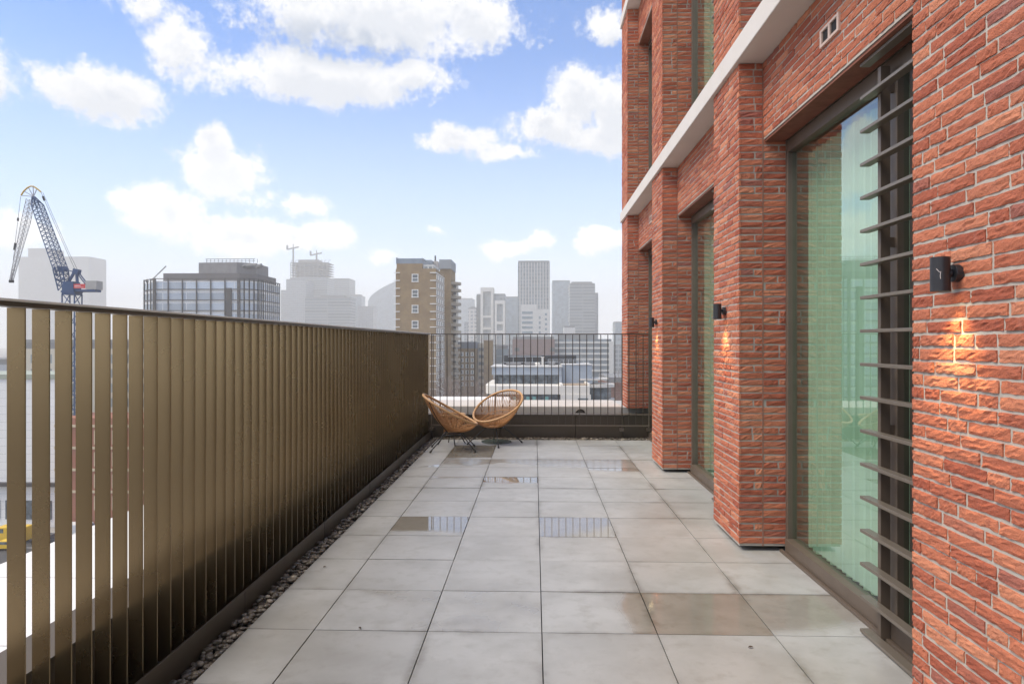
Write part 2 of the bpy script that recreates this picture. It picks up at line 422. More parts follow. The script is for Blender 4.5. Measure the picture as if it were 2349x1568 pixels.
LOUV = mat('louvre_metal', (.21, .175, .14), .4, .4, var=.25, vscale=8)
def window(k, z0, z1, louvre=True):
    y0 = P0 + PITCH * k + PW + .004; y1 = P0 + PITCH * (k + 1) - .004
    fw = .042; m = MB(); zb = z0; x0, x1 = XW - .012, XW + .05
    m.box(x0, x1, y1 - fw, y1, zb, z1 - .014)                    # far jamb
    m.box(x0, x1, y0, y0 + fw, zb, z1 - .014)                    # near jamb
    m.box(x0, x1, y0 + fw, y1 - fw, z1 - .10, z1 - .014)         # head
    m.box(x0 - .02, x1, y0 + fw, y1 - fw, zb, zb + .105)         # sill
    ym = y0 + .80                                                # mullion between pane and vent leaf
    m.box(x0, x1, ym - .035, ym + .035, zb + .105, z1 - .10)
    m.box(x0 - .045, x0 - .0225, y0 + .002, y1 - .002, zb - .001, zb + .02)   # threshold drip
    fo = m.build('window', FRAME, building, bevel=.003)
    MB().quad((XW + .022, ym + .035, z1 - .1), (XW + .022, y1 - fw, z1 - .1), (XW + .022, y1 - fw, zb + .105), (XW + .022, ym + .035, zb + .105)).build('pane', GLASS, fo)
    # solid leaf behind the louvre with a narrow lit slot
    d = MB(); d.box(XW + .005, XW + .05, y0 + fw, ym - .12, zb + .105, z1 - .1); d.box(XW - .004, XW + .005, y0 + .30, y0 + .33, zb + .105, z1 - .1)
    d.build('vent_leaf', BRONZE_D, fo, bevel=.003)
    MB().quad((XW + .022, ym - .12, z1 - .1), (XW + .022, ym - .035, z1 - .1), (XW + .022, ym - .035, zb + .105), (XW + .022, ym - .12, zb + .105)).build('pane', GLASS, fo)
    if louvre:
        p = MB(); p.box(1.752, 1.80, ym - .015, ym + .015, zb + .02, z1 - .07)
        p.box(1.752, 1.80, y0 + .05, y0 + .08, zb + .02, z1 - .07)
        for zz in (zb + .06, zb + 1.05, zb + 2.0, z1 - .2): p.box(1.80, XW - .013, ym - .012, ym + .012, zz, zz + .05)
        po = p.build('louvre_frame', FRAME, fo)
        for i in range(18):
            z = zb + .012 + i * (z1 - .03 - zb - .012) / 17 - .002
            MB().box(1.700, 1.752 - .0015, y0, ym + .10, z, z + .017).build('louvre_blade', LOUV, po, bevel=.002)
    # curtain folds behind the whole pane, widened to brighten the glass
    pts = []; c = MB(); n = 110; L = y1 - fw - .02 - (ym - .1)
    for i in range(n + 1):
        yy = ym - .1 + L * i / n; xx = XW + .13 + .018 * math.sin(i * 1.15) + .006 * math.sin(i * .37)
        pts.append((xx, yy))
    for i in range(n):
        a, b = pts[i], pts[i + 1]; c.quad((a[0], a[1], zb + .06), (b[0], b[1], zb + .06), (b[0], b[1], z1 - .12), (a[0], a[1], z1 - .12))
    c.build('curtain', CURTAIN, fo, smooth=True)
    return fo
for k in range(-2, 3):
    window(k, .0, 2.985)
    window(k, BAND1 + .002, 2.985 + FLOOR, k >= 0)
rm = MB()
for z in (-.05, BAND1 - .12, BAND1 + FLOOR - .12, ZTOP):
    rm.box(XW + .255, 7.0, ya, yb, z - .10, z + .045)
rm.box(6.9, 7.1, ya, yb, -.04, ZTOP)
for k in range(-2, 4):
    y = P0 + PITCH * k + .3; rm.box(XW + .26, 6.9, y, y + .12, 0, ZTOP)
rm.build('interior', ROOM, building)
MB().box(XF + .02, 7.0, ya, yb, -30, -.16).build('lower_storeys', mat('lower_brick', (.34, .10, .055), .9, var=.5, vscale=8), building)
MB().box(XF + .02, 7.1, ya, yb, ZTOP + .05, ZTOP + .5).build('roof', STONE, building)
# air bricks in the lintels
for yy in (3.97, 10.0):
    v = MB(); v.box(XL - .012, XL + .02, yy - .125, yy + .125, 3.215, 3.23); v.box(XL - .012, XL + .02, yy - .125, yy + .125, 3.30, 3.315)
    for a in (-.125, -.012, .101): v.box(XL - .0118, XL + .02, yy + a, yy + a + .024, 3.2302, 3.2998)
    vo_ = v.build('air_vent', mat('cream_vent', (.62, .46, .38), .6), building)
    MB().box(XL - .002, XL + .018, yy - .1, yy + .1, 3.231, 3.299).build('vent_holes', mat('vent_dark', (.012, .01, .01), .8), vo_)  # near-black fill paints the darkness inside the two vent holes

# ------------------------------------------------------------------ wall lamps (lit)
LAMPM = mat('lamp_housing', (.035, .034, .038), .38, .3, var=.3, vscale=30)
GLOW = mat('lamp_glow', (1, .8, .5), .5, emit=((1.0, .74, .38), 9))
lab = ['black cylinder down light on the nearest brick pier, scratched with a pale mark', 'black cylinder down light on the middle brick pier', 'black cylinder down light on the brick pier nearest the far railing']
for k in range(3):
    y = P0 + PITCH * k + (.42 if k == 0 else .36); z = 1.757
    L = thing('wall_lamp', lab[k], 'lamp', (XF, y, z), 'cylinder lamps on the brick piers')
    cx = XF - .062
    b = MB(); b.lathe([(.026, -.052), (.0315, -.0595), (.0315, .0595), (.029, .0605), (.0001, .0605)], (cx, y, z), 28)
    bo = b.build('housing', LAMPM, L, smooth=True); em = bo.modifiers.new('edge', 'EDGE_SPLIT'); em.split_angle = R(40)
    MB().lathe([(.0262, 0), (.0001, 0)], (cx, y, z - .0515), 24).build('bulb', GLOW, L)
    if k == 0:
        sc = MB(); pp = [(-.3, .018), (.05, .006), (.18, .008), (.12, -.006), (.16, -.018)]
        th0 = math.atan2(-y, -cx)
        arc = [(cx + .0319 * math.cos(th0 + a * .9 - .1), y + .0319 * math.sin(th0 + a * .9 - .1), z + q) for a, q in pp]
        sc.tube(arc, .0011, 5).build('scratch', mat('scratch_pale', (.6, .55, .52), .6), bo)
    m = MB(); m.tube([(cx + .025, y, z + .004), (XF - .018, y, z + .004)], .014, 14); m.build('arm', LAMPM, L, smooth=True)
    m = MB(); m.tube([(XF - .022, y, z + .004), (XF + .004, y, z + .004)], .031, 24); m.build('back_plate', LAMPM, L, bevel=.002)
    ld = bpy.data.lights.new('lamp_light', 'SPOT'); ld.energy = 12; ld.color = (1, .72, .33); ld.spot_size = R(100); ld.spot_blend = .9; ld.shadow_soft_size = .03
    lo = bpy.data.objects.new('lamp_light', ld); C.objects.link(lo); lo.location = (cx, y, z - .062); lo.rotation_euler = (0, R(8), 0)

# ================================================================== terrace floor
rng = random.Random(5)
def nz(x, y, s):     # smooth value noise
    def h(i, j): return (math.sin(i * 127.1 + j * 311.7 + s * 74.7) * 43758.5453) % 1
    i, j = math.floor(x), math.floor(y); fx, fy = x - i, y - j; fx = fx * fx * (3 - 2 * fx); fy = fy * fy * (3 - 2 * fy)
    return (h(i, j) * (1 - fx) + h(i + 1, j) * fx) * (1 - fy) + (h(i, j + 1) * (1 - fx) + h(i + 1, j + 1) * fx) * fy
def fb(x, y, s): return .55 * nz(x, y, s) + .3 * nz(2.1 * x, 2.1 * y, s + 1) + .15 * nz(4.3 * x, 4.3 * y, s + 2)
def wet(c, r, a, b, x, y):
    """how wet: a, b run 0..1 over the slab (right, away)"""
    n = fb(x * 3.5, y * 3.5, 3) - .5
    sm = lambda e0, e1, q: max(0, min(1, (q - e0) / (e1 - e0))) ** 2 * (3 - 2 * max(0, min(1, (q - e0) / (e1 - e0))))
    if (c, r) == (3, 0): return 1.0
    if (c, r) == (4, 0): return .8 * (1 - sm(.3, .55, math.hypot(a * .75 - .1, 1 - b) - .45 + n * .1))
    if (c, r) == (2, 0): return .95 * sm(.66, .86, a + n * .25)
    if (c, r) == (1, 0): return .5 * sm(.40, .75, .5 + n * 1.2 + .25 * math.sin(a * 5))
    if (c, r) == (0, 0): return .45 * sm(.35, .8, a * .6 + b * .2 + n)
    if (c, r) == (2, 3): return 1.6
    if (c, r) == (0, 3): return 1.5 * sm(.12, .40, b + n * .4 - .05 + a * .1)
    if (c, r) == (1, 6): return 1.5 * sm(.40, .60, b + n * .25)
    if (c, r) == (0, 6): return .5 * sm(.5, .9, b + n * .5)
    if r == 8 and 0 <= c <= 3: return .55 * sm(.02, .35, b + n * 1.0 + (.5 if c == 3 else -.05))
    if (c, r) == (3, 7): return .9 * sm(.6, .9, b + n * .3)
    if (c, r) == (-1, 8): return .9 * sm(.0, .3, .5 - b + n * .5 - (1 - a) * .5)
    if c == 0 and r in (9, 10): return 1.0 * sm(.0, .25, (b if r == 9 else 1 - b * .5) + n * .4)
    return max(0, .22 * sm(.56, .75, fb(x * .9 + 7, y * .9, 9)))
PX0, PSX, PY0, PSY = -1.165, .602, 3.655, .60
V = []; F = []; WET = []; TON = []; EDG = []
for c in range(-1, 6):
    for r in range(-13, 12):
        x0, x1 = PX0 + PSX * c, PX0 + PSX * (c + 1); y0, y1 = PY0 + PSY * r, PY0 + PSY * (r + 1)
        x0, x1 = max(x0, -1.523), min(x1, 2.08)
        if x1 - x0 < .05: continue
        n = 14 if r > -3 else 4; g_ = .0028; tz = [rng.gauss(0, .0007) for _ in range(3)]; tone = rng.random()
        base = len(V); us = [0] + [i / n for i in range(n + 1)] + [1]
        for i, a in enumerate(us):
            for j, b in enumerate(us):
                rim = i in (0, n + 2) or j in (0, n + 2)
                x = x0 + g_ + (x1 - x0 - 2 * g_) * a; y = y0 + g_ + (y1 - y0 - 2 * g_) * b
                z = tz[0] + tz[1] * (a - .5) + tz[2] * (b - .5)
                V.append((x, y, -.022 if rim else z)); WET.append(wet(c, r, a, b, x, y)); TON.append(tone); EDG.append(max(0, 1 - min(a, 1 - a, b, 1 - b) / .09) * max(0, fb(x * 2.3, y * 2.3, 21) - .35) * 2.2)
        m_ = n + 3
        for i in range(m_ - 1):
            for j in range(m_ - 1):
                F.append((base + i * m_ + j, base + (i + 1) * m_ + j, base + (i + 1) * m_ + j + 1, base + i * m_ + j + 1))
me = bpy.data.meshes.new('paving'); me.from_pydata(V, [], F)
at = me.color_attributes.new('wet', 'FLOAT_COLOR', 'POINT')
at.data.foreach_set('color', np.array([(a, b, e, 1) for a, b, e in zip(WET, TON, EDG)], np.float32).ravel())
pv = bpy.data.materials.new('grey_porcelain_slab'); pv.use_nodes = True; N = NT(pv.node_tree); b = pv.node_tree.nodes['Principled BSDF']
at = N.n('ShaderNodeAttribute', attribute_name='wet'); wr, wg, wb = N.sep(at.outputs['Color']); co = N.n('ShaderNodeTexCoord').outputs['Object']
shift = N.vmath('ADD', co, N.comb(N.math('MULTIPLY', wg, 37.0), N.math('MULTIPLY', wg, 91.0), 0.0))
n1 = N.noise(shift, 2.2, 6, .62); n2 = N.noise(shift, 9, 6, .65); n3 = N.noise(co, 260, 3, .6)
c = N.mix(N.ramp(n1, .35, .68), (.415, .407, .392), (.335, .326, .308))
c = N.mix(N.ramp(n2, .48, .72, 0, .7), c, (.30, .285, .26))
c = N.mix(N.ramp(wg, 0, 1, 0, .25), c, (.315, .308, .295))
c = N.mix(N.ramp(n3, .66, .74, 0, .25), c, (.2, .19, .17))
c = N.mix(N.math('MULTIPLY', N.ramp(wb, 0, 1), N.ramp(n2, .3, .6, .2, .75)), c, (.17, .155, .13))
c = N.mix(N.ramp(N.noise(co, 5.5, 5, .7, 1.0), .66, .78, 0, .5), c, (.24, .22, .19))
wt = N.math('MINIMUM', wr, 1.0)
c = N.mix(N.math('MULTIPLY', wt, .85), c, N.mix(1.0, c, (.62, .56, .47), 'MULTIPLY'))
N.link(c, b.inputs['Base Color'])
N.link(N.math('SUBTRACT', N.ramp(wt, .0, .8, .42, .07), N.math('MULTIPLY', N.ramp(wr, 1.0, 1.5), .055)), b.inputs['Roughness'])
N.link(N.ramp(wr, .9, 1.5, .5, 1.0), b.inputs['Specular IOR Level'])
bn = N.n('ShaderNodeBump'); bn.inputs['Distance'].default_value = .0015
N.link(N.ramp(wt, 0, .7, .12, .004), bn.inputs['Strength']); N.link(n2, bn.inputs['Height']); N.link(bn.outputs[0], b.inputs['Normal'])
me.materials.append(pv); o = bpy.data.objects.new('paving', me); C.objects.link(o)
tag(o, kind='structure')
MB().box(-1.70, XW + .25, -4.2, 11.09, -.30, -.055).build('terrace_slab', mat('wet_membrane', (.03, .027, .024), .6, var=.5), None)
tag(bpy.data.objects['terrace_slab'], kind='structure')

# pebbles in the drainage margins
def pebbles(name, x0, x1, y0, y1, count, seed, dens_fn=None):
    r = np.random.default_rng(seed)
    import bmesh
    bm = bmesh.new(); bmesh.ops.create_icosphere(bm, subdivisions=2, radius=1); bm.verts.ensure_lookup_table()
    bv = np.array([v.co[:] for v in bm.verts]); bf = np.array([[v.index for v in f.verts] for f in bm.faces]); bm.free()
    vs = []; fs = []; ts = []
    for i in range(count):
        s = r.uniform(.010, .021) * np.array([r.uniform(1, 1.5), 1, r.uniform(.55, .8)]); a = r.uniform(0, 6.28)
        k = r.normal(0, 1, 3); d = 1 + .12 * np.sin(bv @ k * 2 + r.uniform(0, 6))
        p = bv * d[:, None] * s; q = p.copy(); q[:, 0] = p[:, 0] * math.cos(a) - p[:, 1] * math.sin(a); q[:, 1] = p[:, 0] * math.sin(a) + p[:, 1] * math.cos(a)
        yy = r.uniform(y0, y1)
        lift = r.uniform(-.035, .004)
        if dens_fn: lift -= dens_fn(yy)
        q += (r.uniform(x0, x1), yy, lift)
        fs.append(bf + len(vs) * len(bv)); vs.append(q); ts.append(np.tile([r.random(), r.random(), 0, 1], (len(bv), 1)))
    me = bpy.data.meshes.new(name); me.from_pydata(np.concatenate(vs).tolist(), [], np.concatenate(fs).tolist())
    at = me.color_attributes.new('tone', 'FLOAT_COLOR', 'POINT'); at.data.foreach_set('color', np.concatenate(ts).astype(np.float32).ravel())
    me.polygons.foreach_set('use_smooth', [True] * len(me.polygons))
    if 'river_pebble' not in MATS:
        m = bpy.data.materials.new('river_pebble'); m.use_nodes = True; N = NT(m.node_tree); b = m.node_tree.nodes['Principled BSDF']
        at = N.n('ShaderNodeAttribute', attribute_name='tone'); a_, b_, _ = N.sep(at.outputs['Color'])
        c = N.mix(a_, (.075, .062, .05), (.19, .15, .11)); c = N.mix(N.ramp(b_, .85, .98), c, (.40, .34, .27))
        N.link(c, b.inputs['Base Color']); b.inputs['Roughness'].default_value = .32; MATS['river_pebble'] = m
    me.materials.append(MATS['river_pebble'])
    o = bpy.data.objects.new(name, me); C.objects.link(o); return tag(o, kind='stuff')
sparse = lambda y: .02 if 2.95 < y < 3.35 else 0.0
pebbles('pebbles', -1.638, -1.538, 0.5, 10.85, 1900, 3, sparse)
pebbles('pebbles', -1.60, 1.82, 10.875, 11.085, 1500, 4)

# ------------------------------------------------------------------ balustrade of deep fins on the left
bal = thing('balustrade', 'long bronze balustrade of deep vertical fins with a flat handrail on the left', 'balustrade', (-1.68, 4, 0))
fin = MB(); pitch = .114; y = 2.223 - pitch * 52
while y < 11.0:
    fin.box(-1.722, -1.662, y, y + .006, .062, 1.632); y += pitch
fin.build('slat_panel', BRONZE, bal)
hr = MB().box(-1.735, -1.645, -4.0, 11.06, 1.6485, 1.657).build('handrail', RAILCAP, bal, bevel=.002)
MB().box(-1.727, -1.653, -4.0, 11.055, 1.6335, 1.648).build('under_rail', BRONZE_D, hr)
ch = MB(); ch.box(-1.662 + .012, -1.640, -4.0, 11.09, -.05, .112); ch.box(-1.745, -1.6505, -4.0, 11.09, -.05, .06)
k = -3.9
ch.build('base_channel', BRONZE_D, bal, bevel=.002)
jo = MB()
for yy in (2.4, 3.9, 5.4, 6.9, 8.4, 9.9): jo.box(-1.6399, -1.6385, yy, yy + .006, -.04, .1115)
jo.build('channel_joint', BLACK, bal)
par = thing('parapet_wall', 'low brown metal clad parapet behind the left fins', 'parapet', (-1.82, 4, 0))
MB().box(-1.98, -1.775, -4.0, 12.5, -1.0, .355).build('cladding', PARAPET, par, bevel=.004)
MB().box(-1.99, -1.77, -4.0, 12.5, .358, .364).build('coping', mat('coping_metal', (.12, .095, .07), .65, .2), par)

# ------------------------------------------------------------------ railing across the far end
rl = thing('railing', 'thin dark bar railing across the far end of the terrace', 'railing', (0, 10.98, 0))
b = MB(); x = -1.60
while x < 1.80:
    b.box(x - .006, x + .006, 10.974, 10.986, .218, 1.633); x += .110
b.build('bar_panel', BRONZE_D, rl)
MB().box(-1.64, 1.80, 10.955, 11.005, 1.635, 1.650).build('top_rail', BRONZE_D, rl, bevel=.002)
MB().box(-1.64, 1.80, 10.968, 10.992, .198, .2165).build('bottom_rail', FRAME, rl, bevel=.002)
for xx in (1.375, -1.63, 1.795):
    p = MB(); p.box(xx - .007, xx + .007, 10.9925, 11.02, .16, 1.634); p.box(xx - .03, xx + .03, 10.995, 11.10, .12, .16)
    p.build('post', FRAME, rl)
p2 = thing('parapet_wall', 'low brown metal clad parapet under the far railing', 'parapet', (0, 11.2, 0))
pc = MB()
for a, e in ((-1.76, -.552), (-.546, .652), (.658, 1.4), (1.406, 1.9)): pc.box(a, e, 11.10, 11.34, -.3, .355)
pc.build('cladding', PARAPET, p2, bevel=.003)
MB().box(-1.76, 1.9, 11.09, 11.36, .358, .368).build('coping', mat('coping_metal', (.16, .13, .10), .4, .4), p2)
led = thing('stone_ledge', 'wide pale stone ledge beyond the far railing with a round drain hole', 'ledge', (0, 12.2, 0))
MB().box(-3.2, 1.43, 11.52, 12.75, .12, .462).build('coping_stone', mat('ledge_stone', (.60, .54, .48), .8, var=.5, vscale=2, col2=(.46, .41, .36), bump=.2), led, bevel=.012)
MB().box(1.434, 2.0, 11.50, 12.75, .10, .455).build('end_stone', mat('ledge_stone_grey', (.52, .50, .47), .8, var=.4, vscale=3), led, bevel=.01)
MB().box(-3.2, 2.0, 11.56, 12.70, -1.5, .10).build('lower_wall', PARAPET, led)
m = MB(); m.tube([(.755 + .072 * math.cos(a * .2618), 11.515, .335 + .072 * math.sin(a * .2618)) for a in range(24)], .014, 8, True)
m.build('drain_ring', BRONZE_D, led, smooth=True)
m = MB(); m.tube([(.755, 11.516, .335), (.755, 11.5195, .335)], .068, 24); m.build('drain_hole', mat('drain_inner', (.2, .17, .15), .8), led)

# ------------------------------------------------------------------ rattan lounge chairs
def bez(p0, p1, p2, n=7): return [p0 * ((1 - q) ** 2) + p1 * (2 * q * (1 - q)) + p2 * (q * q) for q in [i / n for i in range(n + 1)]]
def lounge_chair(label, loc, rot):
    """local +x is the front"""
    root = thing('lounge_chair', label, 'chair', (0, 0, 0), 'round rattan chairs at the end of the terrace', True)
    def rim(a):        # pear shaped hoop, high at the back
        wx = .378 * math.cos(a); wy = .36 * math.sin(a) * (1 - .10 * math.cos(a))
        return Vector((wx - .02, wy, .55 - .55 * wx + .14 * wx * wx))
    def hub(a): return Vector((.03 + .11 * math.cos(a), .12 * math.sin(a), .262 - .012 * math.cos(a)))
    m = MB(); m.tube([rim(2 * math.pi * i / 56) for i in range(56)], .0165, 10, True)
    m.build('rim', RATTAN_RIM, root, smooth=True)
    m = MB(); n = 76
    for i in range(n):
        a = 2 * math.pi * i / n; p, q = rim(a), hub(a + .05 * math.sin(3 * a)); mid = (p + q) / 2 + Vector((.05 * math.cos(a), .05 * math.sin(a), -.03)) - Vector((0, 0, .012))
        m.tube(bez(p, mid, q), .0048, 5)
    for f, rr in ((.18, .005), (.32, .005), (.46, .005)):          # woven hoops near the bottom
        ring = []
        for i in range(40):
            a = 2 * math.pi * i / 40; p, q = rim(a), hub(a); mid = (p + q) / 2 + Vector((.05 * math.cos(a), .05 * math.sin(a), -.042))
            s_ = 1 - f; ring.append(p * ((1 - s_) ** 2) + mid * (2 * s_ * (1 - s_)) + q * s_ * s_)
        m.tube(ring, rr, 5, True)
    m.lathe([(.02, .258), (.11, .262)], (.03, 0, 0), 20)
    m.build('woven_shell', RATTAN, root, smooth=True)
    m = MB(); m.tube([Vector((.03 + .125 * math.cos(a * .3142), .13 * math.sin(a * .3142), .247)) for a in range(20)], .008, 8, True)
    m.build('base_ring', BLACK, root, smooth=True)
    for a in (140, 220):
        a = R(a); p, q = rim(a), hub(a); mid = (p + q) / 2 + Vector((.055 * math.cos(a), .055 * math.sin(a), -.05))
        m = MB(); m.tube(bez(p, mid, q - Vector((0, 0, .014)), 8), .0065, 7); m.build('support_rod', BLACK, root, smooth=True)
    for sx, sy in ((.33, .29), (.33, -.29), (-.29, .27), (-.29, -.27)):
        top = Vector((.03 + (.10 if sx > 0 else -.10), .09 * (1 if sy > 0 else -1), .247)); ft = Vector((sx, sy, .012))
        m = MB(); m.tube([top, ft], .0075, 8); lg = m.build('leg', BLACK, root, smooth=True)
        m = MB(); m.tube([ft + (top - ft) * .07, ft - Vector((0, 0, .011))], .0135, 10); m.build('rubber_foot', BLACK, lg, smooth=True)
    root.location = loc; root.rotation_euler = (0, 0, rot); return root
lounge_chair('tan rattan lounge chair nearest the left fins, seen from its side', (-1.17, 9.82, 0), R(6))
lounge_chair('tan rattan lounge chair facing the camera in front of the far railing', (-.57, 10.42, 0), R(-124))
# low side table of the set
tb = thing('side_table', 'small rattan side table with black legs behind the left lounge chair', 'table', (0, 0, 0), local=True)
m = MB(); m.tube([Vector((.20 * math.cos(a * .2244), .20 * math.sin(a * .2244), .445)) for a in range(28)], .013, 8, True); m.build('rim', RATTAN_RIM, tb, smooth=True)
m = MB()
for i in range(44):
    a = 2 * math.pi * i / 44; m.tube([(.2 * math.cos(a), .2 * math.sin(a), .44), (.11 * math.cos(a + .25), .11 * math.sin(a + .25), .28), (.12 * math.cos(a + .4), .12 * math.sin(a + .4), .16)], .0042, 5)
m.build('woven_shell', RATTAN, tb, smooth=True)
m = MB(); m.tube([Vector((.13 * math.cos(a * .3142), .13 * math.sin(a * .3142), .15)) for a in range(20)], .008, 8, True); m.build('base_ring', BLACK, tb, smooth=True)
for a in (20, 110, 200, 290):
    a = R(a); m = MB(); m.tube([(.12 * math.cos(a), .12 * math.sin(a), .15), (.21 * math.cos(a), .21 * math.sin(a), .002)], .0085, 8); m.build('leg', BLACK, tb, smooth=True)
tb.location = (-1.23, 10.34, 0)
gt = MB(); gt.lathe([(.0001, 0), (.226, 0), (.23, .004), (.23, .007), (.226, .010), (.0001, .010)], (0, 0, 0), 40)
o = gt.build('glass_disc', mat('glass_table_top', (.10, .13, .115), .03, 0, spec=1.0), None)
o.location = (-.58, 10.60, .003); tag(o, 'round grey glass table top lying on the paving under the right chair', 'table top')
for nm, x, y, r_, lb in (('leaf', 1.06, 3.50, .3, 'small dark brown leaf lying on the paving near the window'), ('leaf', -1.42, 4.65, 1.2, 'small dark leaf at the pebble edge of the paving'), ('leaf', -.92, 3.66, 2.0, 'small dark leaf lying on a paving joint')):
    m = MB(); n = 10
    for i in range(n - 1):
        a, b = i / (n - 1), (i + 1) / (n - 1); wa, wb = .007 * math.sin(math.pi * a), .007 * math.sin(math.pi * b)
        za, zb_ = .003 + .004 * math.sin(3 * a), .003 + .004 * math.sin(3 * b)
        m.quad((a * .03, -wa, za), (b * .03, -wb, zb_), (b * .03, wb, zb_ + .001), (a * .03, wa, za + .001))
    o = m.build(nm, mat('dead_leaf', (.06, .035, .02), .7), None); o.location = (x, y, .0015); o.rotation_euler = (0, 0, r_); tag(o, lb, 'leaf')

# ================================================================== the city
GZ = -30.0
def struct(name, mb, m):
    o = mb.build(name, m); return tag(o, kind='structure')
struct('ground', MB().box(-3400, 3400, -390, 3400, GZ - 1, GZ), mat('city_ground', (.12, .11, .10), .9, var=.8, vscale=.02, col2=(.20, .18, .165)))
struct('road', MB().box(-160, -12, 97, 112, GZ + .002, GZ + .02), mat('asphalt', (.055, .055, .058), .8, var=.4, vscale=.8))
struct('pavement', MB().box(-160, -12, 112, 115.8, GZ + .003, GZ + .14), mat('concrete_paving', (.36, .35, .33), .85, var=.4, vscale=.6))
mk = MB()
for i in range(60): mk.box(-155 + i * 2.4, -153.6 + i * 2.4, 104.4, 104.55, GZ + .021, GZ + .025)
struct('road_marking', mk, mat('road_paint', (.75, .74, .7), .7))

GREY_F = mat('far_concrete', (.22, .22, .22), .85, var=.3, vscale=.1)
def tower(name, label, x0, x1, y, depth, ztop, m, extras=(), cat='building', rot=0.0, group=None):
    cx = (x0 + x1) / 2
    r = thing(name, label, cat, (cx, y, GZ), group)
    o = MB().box(-(x1 - x0) / 2, (x1 - x0) / 2, 0, depth, 0, ztop - GZ).build('facade', m, r); o.location = (0, 0, 0)
    cap = MB().box(-(x1 - x0) / 2 + .3, (x1 - x0) / 2 - .3, .3, depth - .3, ztop - GZ + .01, ztop - GZ + 1.4).build('roof', GREY_F, r); cap.location = (0, 0, 0)
    for nm, e in extras: 
        q = MB()
        for bx in e: q.box(*bx)
        q = q.build(nm, GREY_F, r); q.location = (0, 0, 0)
    r.rotation_euler = (0, 0, rot); return r
fa = facade
T1 = fa('pale_slab_facade', (.27, .27, .265), (.21, .215, .22), 7.5, 4.0, .4)
r = tower('office_tower', 'hazy pale tower with a raised middle behind the crane', -1109, -954, 1465, 60, 183, T1, [('raised_block', [(-58, -12, 2, 50, 214.4, 233)])])
T2 = fa('grey_grid_facade', (.34, .35, .36), (.15, .17, .19), 3.2, 3.6, .3)
T3 = fa('grey_band_facade', (.29, .30, .30), (.12, .14, .155), 40, 3.8, .02, frame_h=.4)
T4 = fa('blue_glass_facade', (.26, .30, .32), (.18, .22, .25), 3.0, 3.6, .12)
tower('office_block', 'narrow hazy block directly right of the glass office building', -418, -408, 1137, 40, 85.6, T2)
tower('office_block', 'hazy grey block left of the tower under construction', -391, -360, 1087, 40, 99, T2)
tower('office_tower', 'hazy flat topped tower right of the tower under construction', -385, -345, 1288, 45, 118.5, T3)
tower('office_block', 'hazy low banded block in front of the construction tower', -296, -238, 891, 30, 57.8, T3, [('plant_room', [(-10, 20, 4, 20, 88, 92)])])
tower('office_block', 'faint block with notched roof between hazy towers', -344, -322, 1289, 30, 86, T4, [('plant_room', [(-6, 8, 2, 20, 116, 120)])])
tower('office_block', 'faint low block left of the curved tower', -304, -277, 1190, 30, 61.5, T2)
# curved, sloping tower lost in haze
r = thing('office_tower', 'very faint tower with a rising curved roofline left of the brown brick tower', 'building', (-327, 1490, GZ))
m = MB(); n = 14
pts = [(-31 + 62 * i / n, 104 + 44 * (i / n) ** .6) for i in range(n + 1)]
for i in range(n):
    (a, za), (b, zb) = pts[i], pts[i + 1]
    k = len(m.v); m.v += [(a, 0, 0), (b, 0, 0), (b, 40, 0), (a, 40, 0), (a, 0, za + 15), (b, 0, zb + 15), (b, 40, zb + 15), (a, 40, za + 15)]
    for q in ((3, 2, 1, 0), (4, 5, 6, 7), (0, 1, 5, 4), (2, 3, 7, 6)) + (((3, 0, 4, 7),) if i == 0 else ()) + (((1, 2, 6, 5),) if i == n - 1 else ()): m.f.append(tuple(k + z for z in q)); m.m.append(0)
o = m.build('facade', T4, r); o.location = (0, 0, 0)
# tower under construction: core, floor slabs open at the top, scaffold
r = thing('construction_tower', 'hazy tower under construction with open floors at the top', 'building', (-372, 1138, GZ))
o = MB().box(-31, 31, 0, 40, 0, 138).build('lower_floors', T3, r); o.location = (0, 0, 0)
m = MB()
for i in range(6): m.box(-31, 31, 0, 40, 138 + i * 4.1 + 3.3, 138 + i * 4.1 + 4.1)
o = m.build('floor_slabs', GREY_F, r); o.location = (0, 0, 0)
m = MB()
for i in range(9): m.box(-30.5 + i * 7.5, -29.5 + i * 7.5, .5, 1.5, 138.02, 162)
o = m.build('columns', GREY_F, r); o.location = (0, 0, 0)
o = MB().box(-20, 14, 8, 30, 138.03, 168).build('core', GREY_F, r); o.location = (0, 0, 0)
m = MB()
for i in range(10): m.beam((-31 + i * 6.9, .2, 158), (-31 + i * 6.9 + 3, .2, 166), .7); m.beam((-31 + i * 6.9 + 3, .2, 166), (-25 + i * 6.9, .2, 166), .7)
o = m.build('scaffold', GREY_F, r); o.location = (0, 0, 0)
for x, lb, h in ((-400, 'faint crane at the left end of the construction tower roof', 187), (-361, 'faint crane on the middle of the construction tower roof', 177)):
    r = thing('tower_crane', lb, 'crane', (x, 1145, 138 + GZ), 'far cranes on the construction tower')
    o = MB().beam((0, 0, 0), (0, 0, h - 138), 2.2).build('mast', GREY_F, r); o.location = (0, 0, 0)
    m = MB(); m.beam((-10, 0, h - 140), (9, 0, h - 136), 2.0); m.beam((0, 0, h - 138), (0, 0, h - 131), 1.2); m.beam((-10, 0, h - 140), (-10, 0, h - 133), 2.5)
    o = m.build('jib', GREY_F, r); o.location = (0, 0, 0)

